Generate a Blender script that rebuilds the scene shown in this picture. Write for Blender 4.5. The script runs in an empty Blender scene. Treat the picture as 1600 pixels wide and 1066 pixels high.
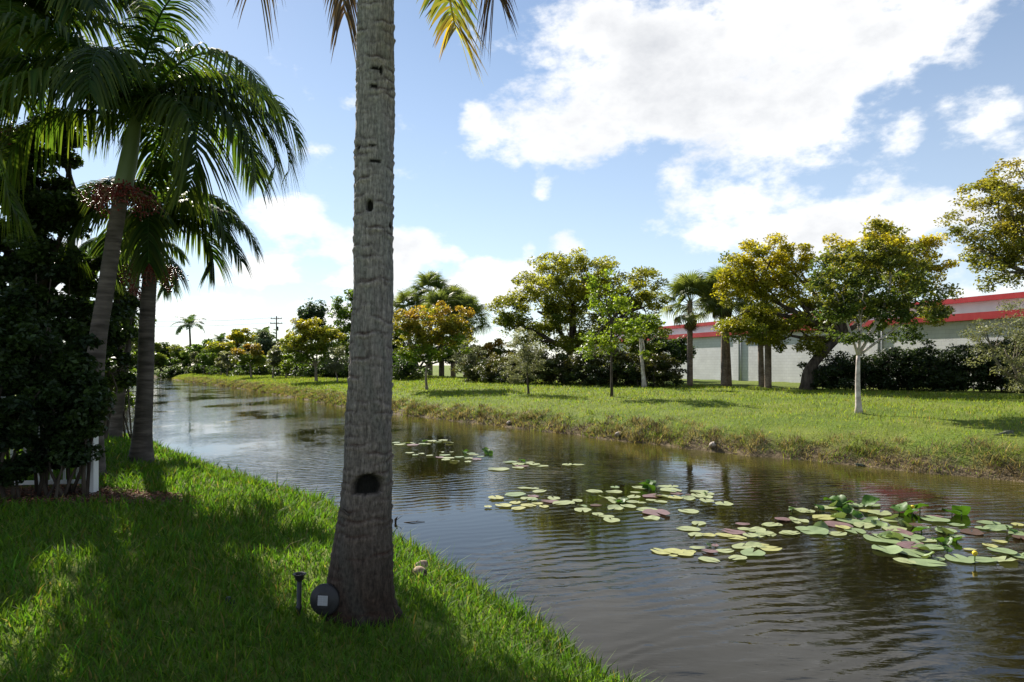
import bpy, math, random
import numpy as np
from mathutils import Vector, Matrix

rad = math.radians
SC = bpy.context.scene
COL = SC.collection

# ------------------------------------------------------------------ camera
# metres; water surface is z = 0, the camera stands on the lawn of the near bank
F = 1067.0            # focal length in photo pixels (1600 wide)
EYE = 2.3             # eye above water
YH = 570.0            # photo row of the horizon
cam = bpy.data.cameras.new('camera'); cam_o = bpy.data.objects.new('camera', cam)
COL.objects.link(cam_o)
cam.sensor_width = 36.0; cam.lens = 36.0 * F / 1600.0
cam.shift_y = (YH - 533.0) / 1600.0
cam.clip_start = 0.05; cam.clip_end = 3000
cam_o.location = (0, 0, EYE); cam_o.rotation_euler = (rad(90), 0, 0)
SC.camera = cam_o

# ------------------------------------------------------------------ sun and sky
SUN_AZ = rad(-30)     # from +Y, negative = towards -X
SUN_EL = rad(35)
SUN = Vector((math.sin(SUN_AZ) * math.cos(SUN_EL), math.cos(SUN_AZ) * math.cos(SUN_EL), math.sin(SUN_EL)))
sl = bpy.data.lights.new('sun', 'SUN'); sl.energy = 5.0; sl.angle = rad(0.55); sl.color = (1.0, 0.93, 0.82)
so = bpy.data.objects.new('sun', sl); COL.objects.link(so)
so.rotation_euler = SUN.to_track_quat('Z', 'Y').to_euler(); so.location = SUN * 60

SC.view_settings.view_transform = 'Standard'
SC.view_settings.look = 'None'
SC.view_settings.gamma = 1.0
SC.view_settings.exposure = 1.1
SC.cycles.use_denoising = True
SC.cycles.max_bounces = 5
SC.cycles.diffuse_bounces = 3
SC.cycles.glossy_bounces = 3
SC.cycles.transmission_bounces = 3
SC.cycles.caustics_reflective = False
SC.cycles.caustics_refractive = False
SC.cycles.transparent_max_bounces = 8

def pdir(px, py):
    return Vector(((px - 800.0) / F, 1.0, -(py - YH) / F))

def build_world():
    w = bpy.data.worlds.new('World'); SC.world = w; w.use_nodes = True
    w.cycles.sampling_method = 'MANUAL'; w.cycles.sample_map_resolution = 256
    nt = w.node_tree; N = nt.nodes; L = nt.links
    for n in list(N): N.remove(n)
    out = N.new('ShaderNodeOutputWorld'); bg = N.new('ShaderNodeBackground')
    bg.inputs['Strength'].default_value = 0.062
    L.new(bg.outputs[0], out.inputs[0])
    sky = N.new('ShaderNodeTexSky'); sky.sky_type = 'NISHITA'; sky.sun_disc = False
    sky.sun_elevation = SUN_EL; sky.sun_rotation = SUN_AZ
    sky.air_density = 1.0; sky.dust_density = 0.08; sky.ozone_density = 1.6
    tc = N.new('ShaderNodeTexCoord'); D = tc.outputs['Generated']
    def M(op, a, b=None, c=None, clamp=False):
        n = N.new('ShaderNodeMath'); n.operation = op; n.use_clamp = clamp
        for i, v in enumerate((a, b, c)):
            if v is None: continue
            if isinstance(v, (int, float)): n.inputs[i].default_value = v
            else: L.new(v, n.inputs[i])
        return n.outputs[0]
    def DOT(v):
        n = N.new('ShaderNodeVectorMath'); n.operation = 'DOT_PRODUCT'
        L.new(D, n.inputs[0]); n.inputs[1].default_value = v
        return n.outputs['Value']
    def blob(px, py, rx, ry):
        c = pdir(px, py); dist = c.length; c = c.normalized()
        r = c.cross(Vector((0, 0, 1))).normalized(); u = r.cross(c)
        k = F * dist
        a = DOT(r * (k / (rx * dist ** 0.5))); b = DOT(u * (k / (ry * dist ** 0.5)))
        q = M('ADD', M('MULTIPLY', a, a), M('MULTIPLY', b, b))
        f = M('SUBTRACT', 1.0, q, clamp=True)
        return M('MULTIPLY', f, M('GREATER_THAN', DOT(c), 0.0))
    clouds = [  # px, py, rx, ry, weight
        (1120, 130, 300, 130, 1.0), (985, 60, 170, 110, .7), (1300, 50, 300, 100, .9), (870, 195, 150, 75, .8),
        (1150, 255, 150, 70, .7), (1235, 262, 70, 42, .5), (1450, 20, 200, 60, .6),
        (1250, 345, 230, 62, .85), (1380, 335, 150, 60, .7), (1130, 315, 110, 50, .5), (1470, 400, 160, 60, .45),
        (740, 185, 36, 34, .62), (1515, 185, 75, 48, .62), (1415, 200, 42, 36, .5), (1590, 245, 55, 45, .7),
        (695, 316, 36, 18, .5), (845, 290, 22, 26, .45), (770, 440, 110, 42, .75), (885, 382, 36, 28, .65),
        (706, 398, 30, 16, .5), (827, 390, 16, 20, .5), (495, 243, 48, 24, .35), (630, 400, 62, 48, .75),
        (450, 340, 62, 42, .62), (510, 388, 75, 36, .6), (430, 425, 110, 36, .6), (575, 440, 90, 30, .5),
        (350, 490, 210, 36, .62), (540, 495, 130, 24, .5), (150, 440, 140, 70, .5), (700, 480, 120, 40, .4),
        (1500, 470, 200, 60, .5)]
    tot = None
    for (px, py, rx, ry, wt) in clouds:
        v = M('MULTIPLY', blob(px, py, rx * 1.1, ry * 1.15), wt)
        tot = v if tot is None else M('MAXIMUM', M('ADD', M('MULTIPLY', tot, 0.35), v), M('MAXIMUM', tot, v))
    # clouds of the same kind go on over the rest of the sky
    sep = N.new('ShaderNodeSeparateXYZ'); L.new(D, sep.inputs[0])
    comb = N.new('ShaderNodeCombineXYZ')
    L.new(sep.outputs[0], comb.inputs[0]); L.new(sep.outputs[1], comb.inputs[1])
    L.new(M('MULTIPLY', sep.outputs[2], 1.7), comb.inputs[2])
    def noise(scale, detail, rough, off=0.0):
        n = N.new('ShaderNodeTexNoise'); n.noise_dimensions = '4D'
        n.inputs['Scale'].default_value = scale; n.inputs['Detail'].default_value = detail
        n.inputs['Roughness'].default_value = rough; n.inputs['W'].default_value = off
        L.new(comb.outputs[0], n.inputs['Vector'])
        return n.outputs['Fac']
    big = noise(2.4, 3, .5, 4.0)
    generic = M('MULTIPLY', M('SUBTRACT', big, 0.50), 4.2)
    inview = blob(800, 330, 1500, 900)
    inview = M('MULTIPLY', inview, 1.8, clamp=True)
    dens = M('ADD', tot, M('MULTIPLY', generic, M('SUBTRACT', 1.0, inview)))
    fine = noise(9.0, 6, .62, 1.3)
    dens = M('ADD', dens, M('MULTIPLY', M('SUBTRACT', fine, 0.5), 2.9))
    mr = N.new('ShaderNodeMapRange'); mr.interpolation_type = 'SMOOTHSTEP'
    L.new(dens, mr.inputs[0]); mr.inputs[1].default_value = 0.24; mr.inputs[2].default_value = 0.80
    # cloud body: bright sunlit vapour, thicker middles greyer
    thick = N.new('ShaderNodeMapRange'); L.new(M('ADD', dens, M('MULTIPLY', M('SUBTRACT', noise(5, 3, .55, 9.0), .5), 2.2)), thick.inputs[0])
    thick.inputs[1].default_value = 0.35; thick.inputs[2].default_value = 1.9
    cc = N.new('ShaderNodeMixRGB'); L.new(thick.outputs[0], cc.inputs[0])
    cc.inputs[1].default_value = (9.6, 9.55, 9.4, 1); cc.inputs[2].default_value = (5.3, 5.45, 5.75, 1)
    # thin bright veil towards the horizon, as on any humid day
    veil = N.new('ShaderNodeMapRange'); L.new(sep.outputs[2], veil.inputs[0])
    veil.inputs[1].default_value = 0.0; veil.inputs[2].default_value = 0.45
    veil.inputs[3].default_value = 0.5; veil.inputs[4].default_value = 0.10
    vm = N.new('ShaderNodeMixRGB'); L.new(veil.outputs[0], vm.inputs[0]); L.new(sky.outputs[0], vm.inputs[1])
    vm.inputs[2].default_value = (6.6, 7.4, 8.6, 1)
    mx = N.new('ShaderNodeMixRGB'); L.new(M('MULTIPLY', mr.outputs[0], 0.96), mx.inputs[0]); L.new(vm.outputs[0], mx.inputs[1]); L.new(cc.outputs[0], mx.inputs[2])
    L.new(mx.outputs[0], bg.inputs['Color'])
build_world()

# ------------------------------------------------------------------ helpers
rng = np.random.default_rng(7)
random.seed(7)

def tag(o, label=None, cat=None, group=None, kind=None):
    if label: o['label'] = label
    if cat: o['category'] = cat
    if group: o['group'] = group
    if kind: o['kind'] = kind
    return o

def empty(name, loc=(0, 0, 0), rz=0.0):
    o = bpy.data.objects.new(name, None); COL.objects.link(o)
    o.location = loc; o.rotation_euler = (0, 0, rz); o.empty_display_size = 0.2
    return o

def link(name, me, mat=None, parent=None, smooth=False):
    if mat is not None and not me.materials: me.materials.append(mat)
    if smooth: me.polygons.foreach_set('use_smooth', [True] * len(me.polygons))
    o = bpy.data.objects.new(name, me); COL.objects.link(o)
    if parent is not None:
        o.parent = parent
    return o

def pmesh(name, V, Fc, col=None):
    me = bpy.data.meshes.new(name)
    me.from_pydata([tuple(v) for v in V], [], [tuple(f) for f in Fc]); me.update()
    if col is not None: set_col(me, col)
    return me

def set_col(me, col):
    col = np.asarray(col, dtype=np.float32)
    if col.ndim == 1: col = np.tile(col, (len(me.vertices), 1))
    if col.shape[1] == 3: col = np.concatenate([col, np.ones((len(col), 1), np.float32)], 1)
    a = me.attributes.new('Col', 'FLOAT_COLOR', 'POINT')
    a.data.foreach_set('color', col.ravel())

def nmesh(name, V, Q, col=None):
    """numpy mesh: V (n,3), Q (m,k) faces of k corners (or a list of such arrays)"""
    V = np.ascontiguousarray(V, dtype=np.float32)
    Qs = Q if isinstance(Q, list) else [Q]
    me = bpy.data.meshes.new(name)
    me.vertices.add(len(V)); me.vertices.foreach_set('co', V.ravel())
    loops = np.concatenate([q.ravel() for q in Qs]).astype(np.int32)
    tot = np.concatenate([np.full(len(q), q.shape[1]) for q in Qs]).astype(np.int32)
    start = np.concatenate([[0], np.cumsum(tot)[:-1]]).astype(np.int32)
    me.loops.add(len(loops)); me.loops.foreach_set('vertex_index', loops)
    me.polygons.add(len(tot)); me.polygons.foreach_set('loop_start', start)
    try: me.polygons.foreach_set('loop_total', tot)
    except Exception: pass
    me.update(calc_edges=True)
    if col is not None: set_col(me, col)
    return me

class Parts:
    """collects shapes into one mesh"""
    def __init__(s): s.V = []; s.F = []; s.C = []
    def add(s, V, Fc, c=None):
        b = len(s.V); s.V += [tuple(v) for v in V]; s.F += [tuple(i + b for i in f) for f in Fc]
        s.C += [c if c is not None else (.1, .1, .1)] * len(V); return s
    def box(s, x0, x1, y0, y1, z0, z1, c=None):
        V = [(x, y, z) for z in (z0, z1) for y in (y0, y1) for x in (x0, x1)]
        return s.add(V, [(0, 2, 3, 1), (4, 5, 7, 6), (0, 1, 5, 4), (2, 6, 7, 3), (0, 4, 6, 2), (1, 3, 7, 5)], c)
    def tube(s, pts, rr, n=8, c=None, cap=True):
        V, Fc = tube(pts, rr, n, cap); return s.add(V, Fc, c)
    def mesh(s, name, col=False): return pmesh(name, s.V, s.F, s.C if col else None)

def tube(pts, rr, n=8, cap=True):
    pts = [Vector(p) for p in pts]
    if isinstance(rr, (int, float)): rr = [rr] * len(pts)
    V = []; Fc = []; ref = None
    for i, p in enumerate(pts):
        t = (pts[min(i + 1, len(pts) - 1)] - pts[max(i - 1, 0)]).normalized()
        if ref is None:
            ref = Vector((1, 0, 0)) if abs(t.x) < .8 else Vector((0, 1, 0))
        a = (ref - t * ref.dot(t)).normalized(); b = t.cross(a); ref = a
        for k in range(n):
            th = 2 * math.pi * k / n
            V.append(p + (a * math.cos(th) + b * math.sin(th)) * rr[i])
    for i in range(len(pts) - 1):
        for k in range(n):
            Fc.append((i * n + k, i * n + (k + 1) % n, (i + 1) * n + (k + 1) % n, (i + 1) * n + k))
    if cap:
        Fc.append(tuple(range(n))[::-1]); Fc.append(tuple((len(pts) - 1) * n + k for k in range(n)))
    return V, Fc

def smooth_path(pts, n):
    """Catmull-Rom through pts, n samples"""
    P = [np.array(p, float) for p in pts]
    P = [2 * P[0] - P[1]] + P + [2 * P[-1] - P[-2]]
    out = []
    m = len(P) - 3
    for i in range(n):
        t = i / (n - 1) * m; k = min(int(t), m - 1); u = t - k
        a, b, c, d = P[k:k + 4]
        out.append(.5 * (2 * b + (c - a) * u + (2 * a - 5 * b + 4 * c - d) * u * u + (3 * b - a - 3 * c + d) * u ** 3))
    return out

# ------------------------------------------------------------------ materials
def mat_new(name):
    m = bpy.data.materials.new(name); m.use_nodes = True
    nt = m.node_tree
    for n in list(nt.nodes): nt.nodes.remove(n)
    out = nt.nodes.new('ShaderNodeOutputMaterial')
    return m, nt, out

def leaf_mat(name, trans=0.35, rough=0.5, spec=0.4, boost=1.7):
    m, nt, out = mat_new(name); N = nt.nodes; L = nt.links
    at = N.new('ShaderNodeAttribute'); at.attribute_name = 'Col'
    p = N.new('ShaderNodeBsdfPrincipled'); L.new(at.outputs[0], p.inputs['Base Color'])
    p.inputs['Roughness'].default_value = rough; p.inputs['Specular IOR Level'].default_value = spec
    t = N.new('ShaderNodeBsdfTranslucent')
    g = N.new('ShaderNodeMixRGB'); g.blend_type = 'MULTIPLY'; g.inputs[0].default_value = 1
    L.new(at.outputs[0], g.inputs[1]); g.inputs[2].default_value = (boost, boost * .98, boost * .5, 1)
    L.new(g.outputs[0], t.inputs[0])
    mx = N.new('ShaderNodeMixShader'); mx.inputs[0].default_value = trans
    L.new(p.outputs[0], mx.inputs[1]); L.new(t.outputs[0], mx.inputs[2]); L.new(mx.outputs[0], out.inputs[0])
    return m

def noise_mat(name, c1, c2, scale=8, detail=6, rough=0.8, bump=0.3, bscale=None, stretch=(1, 1, 1), spec=0.3, c3=None, s3=2.0, dist=0.02, metal=0.0, lo=.35, hi=.65):
    m, nt, out = mat_new(name); N = nt.nodes; L = nt.links
    tc = N.new('ShaderNodeTexCoord'); mp = N.new('ShaderNodeMapping'); mp.inputs['Scale'].default_value = stretch
    L.new(tc.outputs['Object'], mp.inputs[0])
    n = N.new('ShaderNodeTexNoise'); n.inputs['Scale'].default_value = scale; n.inputs['Detail'].default_value = detail
    L.new(mp.outputs[0], n.inputs['Vector'])
    r = N.new('ShaderNodeMapRange'); L.new(n.outputs['Fac'], r.inputs[0]); r.inputs[1].default_value = lo; r.inputs[2].default_value = hi
    mx = N.new('ShaderNodeMixRGB'); L.new(r.outputs[0], mx.inputs[0])
    mx.inputs[1].default_value = (*c1, 1); mx.inputs[2].default_value = (*c2, 1)
    cout = mx.outputs[0]
    if c3:
        n3 = N.new('ShaderNodeTexNoise'); n3.inputs['Scale'].default_value = s3; n3.inputs['Detail'].default_value = 5
        L.new(tc.outputs['Object'], n3.inputs['Vector'])
        r3 = N.new('ShaderNodeMapRange'); L.new(n3.outputs['Fac'], r3.inputs[0]); r3.inputs[1].default_value = .48; r3.inputs[2].default_value = .66
        m3 = N.new('ShaderNodeMixRGB'); L.new(r3.outputs[0], m3.inputs[0]); L.new(cout, m3.inputs[1]); m3.inputs[2].default_value = (*c3, 1)
        cout = m3.outputs[0]
    p = N.new('ShaderNodeBsdfPrincipled'); L.new(cout, p.inputs['Base Color'])
    p.inputs['Roughness'].default_value = rough; p.inputs['Specular IOR Level'].default_value = spec; p.inputs['Metallic'].default_value = metal
    if bump:
        nb = N.new('ShaderNodeTexNoise'); nb.inputs['Scale'].default_value = bscale or scale * 2; nb.inputs['Detail'].default_value = 8
        L.new(mp.outputs[0], nb.inputs['Vector'])
        b = N.new('ShaderNodeBump'); b.inputs['Strength'].default_value = bump; b.inputs['Distance'].default_value = dist
        L.new(nb.outputs['Fac'], b.inputs['Height']); L.new(b.outputs[0], p.inputs['Normal'])
    L.new(p.outputs[0], out.inputs[0])
    return m

MAT = {}
MAT['leaf'] = leaf_mat('foliage', .42, .5, .35, 1.9)
MAT['leaf_gloss'] = leaf_mat('glossy foliage', .3, .48, .35)
MAT['grass'] = leaf_mat('grass blades', .42, .6, .14, 1.9)
MAT['palm'] = leaf_mat('palm leaflets', .40, .55, .22, 2.3)
MAT['pad'] = leaf_mat('lily pad leaf', .15, .38, .5, 1.4)
MAT['bark'] = noise_mat('grey brown bark', (.10, .075, .055), (.24, .20, .16), 9, 8, .9, .7, 22, (1, 1, .25), c3=(.16, .15, .13))
MAT['dark_bark'] = noise_mat('dark bark', (.035, .026, .02), (.10, .08, .06), 9, 8, .9, .8, 20, (1, 1, .3))
MAT['pale_bark'] = noise_mat('pale pinkish bark', (.42, .35, .31), (.62, .56, .52), 7, 8, .85, .5, 20, (1, 1, .5), c3=(.30, .25, .22), s3=5)
MAT['palm_bark'] = noise_mat('ringed palm bark', (.05, .04, .034), (.14, .115, .10), 5, 8, .9, .6, 12, (.6, .6, 3.5), c3=(.07, .06, .05), s3=3)
MAT['sabal_bark'] = noise_mat('sabal palm bark', (.14, .10, .075), (.27, .21, .165), 6, 8, .9, .6, 14, (1, 1, 2), c3=(.10, .075, .06), s3=3)
MAT['crownshaft'] = noise_mat('green crownshaft', (.10, .15, .06), (.20, .25, .12), 3, 5, .5, .15, 20, (1, 1, .3), spec=.4)
MAT['white'] = noise_mat('white fence paint', (.70, .70, .68), (.80, .80, .79), 4, 5, .45, .05, 40, spec=.4)
MAT['black_plastic'] = noise_mat('black plastic', (.012, .012, .013), (.03, .03, .032), 12, 6, .42, .1, 80, spec=.5, dist=.002)
MAT['grey_plastic'] = noise_mat('charcoal plastic', (.016, .015, .016), (.030, .028, .029), 8, 6, .5, .1, 90, spec=.4, dist=.002)
MAT['husk'] = noise_mat('dry coconut husk', (.23, .15, .10), (.50, .39, .29), 6, 8, .9, .7, 40, (1, 1, 6), c3=(.13, .08, .05), s3=7, dist=.006)
MAT['pale_husk'] = noise_mat('bleached coconut husk', (.34, .27, .21), (.62, .55, .48), 6, 8, .9, .6, 40, (1, 1, 6), c3=(.24, .18, .13), s3=7, dist=.006)
MAT['mulch'] = noise_mat('mulch soil', (.05, .028, .018), (.13, .07, .045), 22, 8, .95, 1.0, 60)
MAT['chips'] = leaf_mat('mulch chips', 0.0, .9, .2)
MAT['wood_pole'] = noise_mat('weathered pole wood', (.10, .08, .065), (.2, .17, .15), 6, 6, .9, .4)
MAT['dead_frond'] = leaf_mat('dead palm frond', .2, .7, .2, 1.2)
MAT['lizard'] = noise_mat('grey green lizard skin', (.07, .08, .05), (.17, .17, .12), 14, 6, .8, .6, 60, dist=.01)

# ------------------------------------------------------------------ terrain
E1 = np.array([-.58, .8146]); E2 = np.array([.8146, .58])     # along the canal, across it
NEAR_A = [-400, -60, -10, 3.3, 4.9, 6.5, 7.5, 10.2, 12.8, 16.6, 19, 21.4, 24, 30, 45, 70, 100, 118, 135, 200, 400, 900]
NEAR_C = [3.3, 3.2, 3.2, 3.43, 3.65, 3.82, 3.8, 3.85, 3.6, 3.2, 3.0, 2.95, 2.3, 2.6, 4.0, 6.4, 9.5, 12.2, 17, 40, 130, 400]
FAR_A = [-400, -60, -10, 5.0, 7.3, 11.9, 15.2, 20.4, 24.5, 28.7, 35, 49, 76, 118, 135, 200, 400, 900]
FAR_C = [17.5, 17.0, 16.6, 15.85, 15.5, 14.75, 14.6, 14.5, 14.25, 14.0, 14.0, 15.4, 17.3, 18.6, 23, 48, 140, 420]
def ac(x, y):
    return x * E1[0] + y * E1[1], x * E2[0] + y * E2[1]
def xy(a, c):
    return a * E1[0] + c * E2[0], a * E1[1] + c * E2[1]
def wob(a, k, amp):
    return amp * (np.sin(a * 2.1 * k + k) + .6 * np.sin(a * 4.7 * k + 2 * k) + .5 * np.sin(a * 9.1 * k))
NP_T = [-60, -2.5, -1.0, -.3, 0, .25, .8, 1.6, 2.5, 5, 12, 60, 500]
NP_Z = [-1.2, -1.2, -.7, -.25, 0, .16, .40, .67, .77, .83, .9, 1.0, 1.2]
FP_T = [-60, -3, -1.0, -.3, 0, .25, .6, 1.2, 3, 6, 12, 20, 60, 500]
FP_Z = [-1.2, -1.2, -.45, -.14, 0, .16, .34, .52, .74, .90, 1.05, 1.1, 1.15, 1.3]
def near_t(x, y):
    a, c = ac(x, y); return np.interp(a, NEAR_A, NEAR_C) + wob(a, .9, .03) - c
def far_s(x, y):
    a, c = ac(x, y); return c - np.interp(a, FAR_A, FAR_C) - wob(a, .7, .07)
def gz(x, y):
    z1 = np.interp(near_t(x, y), NP_T, NP_Z); z2 = np.interp(far_s(x, y), FP_T, FP_Z)
    bump = .018 * (np.sin(x * 1.7 + y * .6) + np.sin(y * 2.3 - x * .9) + .7 * np.sin(x * 4.1 + 1) * np.sin(y * 3.7))
    return np.maximum(z1, z2) + bump
def hit(px, py, far=None):
    """where the ray through a photo pixel meets the ground (far=True: on the far bank)"""
    d = pdir(px, py); t = 1.5 if not far else 8.0
    while t < 400:
        x, y, z = d.x * t, t, EYE + d.z * t
        if z <= gz(x, y) and (far is None or (far_s(x, y) > -.3) == bool(far)): return Vector((x, y, float(gz(x, y))))
        t *= 1.002
    return Vector((d.x * 120, 120, float(gz(d.x * 120, 120))))
def at(px, py, d):
    v = pdir(px, py) * d; return Vector((v.x, v.y, v.z + EYE))
def on_water(px, py):
    t = EYE / ((py - YH) / F); return Vector(((px - 800) / F * t, t, 0))

def build_ground():
    a = np.concatenate([np.linspace(-400, -30, 15), np.linspace(-28, -6, 23), np.linspace(-5.7, 28, 170), np.linspace(28.5, 70, 80), np.linspace(71, 160, 60), np.linspace(165, 900, 40)])
    c = np.concatenate([np.linspace(-500, -40, 12), np.linspace(-38, -4, 30), np.linspace(-3.7, 4.6, 80), np.linspace(5, 12.6, 16), np.linspace(12.8, 26, 70), np.linspace(26.5, 60, 36), np.linspace(63, 160, 20), np.linspace(170, 900, 25)])
    A, Cc = np.meshgrid(a, c, indexing='ij'); X, Y = xy(A, Cc); Z = gz(X, Y)
    V = np.stack([X, Y, Z], -1).reshape(-1, 3); na, nc = len(a), len(c)
    i = np.arange(na - 1)[:, None] * nc + np.arange(nc - 1)[None, :]
    Q = np.stack([i, i + nc, i + nc + 1, i + 1], -1).reshape(-1, 4)[:, ::-1]
    m, nt, out = mat_new('turf and soil'); N = nt.nodes; L = nt.links
    g = N.new('ShaderNodeNewGeometry')
    def nz(sc, det=6):
        n = N.new('ShaderNodeTexNoise'); n.inputs['Scale'].default_value = sc; n.inputs['Detail'].default_value = det
        L.new(g.outputs['Position'], n.inputs['Vector']); return n.outputs['Fac']
    def mr(v, lo, hi):
        r = N.new('ShaderNodeMapRange'); L.new(v, r.inputs[0]); r.inputs[1].default_value = lo; r.inputs[2].default_value = hi; return r.outputs[0]
    def mix(f, c1, c2):
        x = N.new('ShaderNodeMixRGB'); L.new(f, x.inputs[0])
        for k, cc in ((1, c1), (2, c2)):
            if isinstance(cc, tuple): x.inputs[k].default_value = (*cc, 1)
            else: L.new(cc, x.inputs[k])
        return x.outputs[0]
    grass = mix(mr(nz(14), .35, .65), (.07, .11, .016), (.13, .175, .028))
    grass = mix(mr(nz(.45, 4), .4, .7), grass, (.15, .175, .035))
    soil = mix(mr(nz(9, 8), .35, .65), (.075, .055, .03), (.19, .145, .085))
    sx = N.new('ShaderNodeSeparateXYZ'); L.new(g.outputs['Position'], sx.inputs[0])
    ad = N.new('ShaderNodeMath'); ad.operation = 'ADD'; L.new(sx.outputs[2], ad.inputs[0])
    n2 = N.new('ShaderNodeMath'); n2.operation = 'MULTIPLY_ADD'; L.new(nz(2.2, 6), n2.inputs[0]); n2.inputs[1].default_value = .7; n2.inputs[2].default_value = -.35
    L.new(n2.outputs[0], ad.inputs[1])
    col = mix(mr(ad.outputs[0], .16, .42), soil, grass)
    p = N.new('ShaderNodeBsdfPrincipled'); L.new(col, p.inputs['Base Color']); p.inputs['Roughness'].default_value = .95; p.inputs['Specular IOR Level'].default_value = .1
    b = N.new('ShaderNodeBump'); b.inputs['Strength'].default_value = .8; b.inputs['Distance'].default_value = .05
    L.new(nz(24, 8), b.inputs['Height']); L.new(b.outputs[0], p.inputs['Normal']); L.new(p.outputs[0], out.inputs[0])
    o = link('ground', nmesh('ground', V, Q), m, smooth=True); tag(o, 'grassy canal banks and lawn ground', 'ground', kind='structure')
build_ground()

def build_water():
    a = np.concatenate([np.linspace(-120, -10, 12), np.linspace(-8, 60, 70), np.linspace(63, 220, 50)])
    tt = np.linspace(0, 1, 40)
    A = np.repeat(a[:, None], 40, 1)
    c0 = np.interp(a, NEAR_A, NEAR_C) - .9; c1 = np.interp(a, FAR_A, FAR_C) + .9
    Cc = c0[:, None] + (c1 - c0)[:, None] * tt[None, :]
    X, Y = xy(A, Cc); V = np.stack([X, Y, X * 0], -1).reshape(-1, 3)
    na, nc = len(a), 40
    i = np.arange(na - 1)[:, None] * nc + np.arange(nc - 1)[None, :]
    Q = np.stack([i, i + nc, i + nc + 1, i + 1], -1).reshape(-1, 4)[:, ::-1]
    s = -far_s(V[:, 0], V[:, 1]); sh = np.clip(1 - s / 3.6, 0, 1)
    col = np.stack([sh, sh, sh], -1)
    m, nt, out = mat_new('canal water'); N = nt.nodes; L = nt.links
    g = N.new('ShaderNodeNewGeometry')
    def mapping(scale, rot=0.0):
        mp = N.new('ShaderNodeMapping'); mp.inputs['Scale'].default_value = scale; mp.inputs['Rotation'].default_value = (0, 0, rot)
        L.new(g.outputs['Position'], mp.inputs[0]); return mp.outputs[0]
    def nz(vec, sc, det=3, dis=0.0, ro=.5):
        n = N.new('ShaderNodeTexNoise'); n.inputs['Scale'].default_value = sc; n.inputs['Detail'].default_value = det
        n.inputs['Distortion'].default_value = dis; n.inputs['Roughness'].default_value = ro; L.new(vec, n.inputs['Vector']); return n.outputs['Fac']
    def M(op, *v):
        n = N.new('ShaderNodeMath'); n.operation = op
        for k, x in enumerate(v):
            if isinstance(x, (int, float)): n.inputs[k].default_value = x
            else: L.new(x, n.inputs[k])
        return n.outputs[0]
    at_ = N.new('ShaderNodeAttribute'); at_.attribute_name = 'Col'
    mud = N.new('ShaderNodeMapRange'); L.new(M('ADD', at_.outputs['Fac'], M('MULTIPLY_ADD', nz(mapping((1, 1, 1)), .8, 5), .9, -.45)), mud.inputs[0])
    mud.inputs[1].default_value = .25; mud.inputs[2].default_value = 1.0
    mc = N.new('ShaderNodeMixRGB'); L.new(mud.outputs[0], mc.inputs[0]); mc.inputs[1].default_value = (.008, .007, .003, 1); mc.inputs[2].default_value = (.055, .05, .009, 1)
    p = N.new('ShaderNodeBsdfPrincipled'); L.new(mc.outputs[0], p.inputs['Base Color'])
    p.inputs['Roughness'].default_value = .03; p.inputs['IOR'].default_value = 1.333; p.inputs['Specular IOR Level'].default_value = .5
    # wind ripples: crests run roughly across the view, in patches of rougher and calmer water
    rp = mapping((1, 2.6, 1), .25)
    wv = N.new('ShaderNodeTexWave'); wv.wave_type = 'RINGS'; wv.rings_direction = 'Z'; wv.wave_profile = 'SIN'
    wm = N.new('ShaderNodeMapping'); wm.inputs['Location'].default_value = (-9.0, 14.0, 0); L.new(g.outputs['Position'], wm.inputs[0])
    L.new(wm.outputs[0], wv.inputs['Vector'])
    wv.inputs['Scale'].default_value = 1.35; wv.inputs['Distortion'].default_value = 9.0; wv.inputs['Detail'].default_value = 2.5; wv.inputs['Detail Scale'].default_value = .7
    patch = N.new('ShaderNodeMapRange'); L.new(nz(mapping((1, .6, 1), .5), .30, 3), patch.inputs[0])
    patch.inputs[1].default_value = .40; patch.inputs[2].default_value = .62; patch.inputs[3].default_value = .14; patch.inputs[4].default_value = 1.35
    h = M('ADD', M('MULTIPLY', wv.outputs['Fac'], .62), M('MULTIPLY', nz(rp, 3.2, 3, .6), 1.0))
    h = M('ADD', h, M('MULTIPLY', nz(rp, 9.0, 2, .4), .22))
    h = M('MULTIPLY', h, patch.outputs[0])
    b = N.new('ShaderNodeBump'); b.inputs['Strength'].default_value = 1.0; b.inputs['Distance'].default_value = .0055
    L.new(h, b.inputs['Height']); L.new(b.outputs[0], p.inputs['Normal']); L.new(p.outputs[0], out.inputs[0])
    o = link('water', nmesh('water', V, Q, col), m, smooth=True); tag(o, 'rippled dark canal water between the grassy banks', 'water', kind='structure')
build_water()

# ------------------------------------------------------------------ grass
def blades(P, length, width, lean, col, bend=.5):
    """P (n,3) roots; three-quarter curved blades: 5 verts each"""
    n = len(P); th = rng.uniform(0, 2 * np.pi, n); ph = th + np.pi / 2 + rng.normal(0, .5, n)
    sd = np.stack([np.cos(th), np.sin(th), 0 * th], -1) * (width * .5)[:, None]
    ld = np.stack([np.cos(ph), np.sin(ph), 0 * th], -1)
    up = np.array([0, 0, 1.0])
    mid = P + up * (length * .55)[:, None] + ld * (length * lean * .45)[:, None]
    tip = P + up * (length * (1 - .35 * lean * bend))[:, None] + ld * (length * lean * 1.15)[:, None]
    V = np.stack([P - sd, P + sd, mid - sd * .85, mid + sd * .85, tip], 1).reshape(-1, 3)
    b = np.arange(n)[:, None] * 5
    Q = np.concatenate([b + 0, b + 1, b + 3, b + 2], 1); T = np.concatenate([b + 2, b + 3, b + 4], 1)
    C = np.repeat(col, 5, 0)
    return V, [Q, T], C

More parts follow.
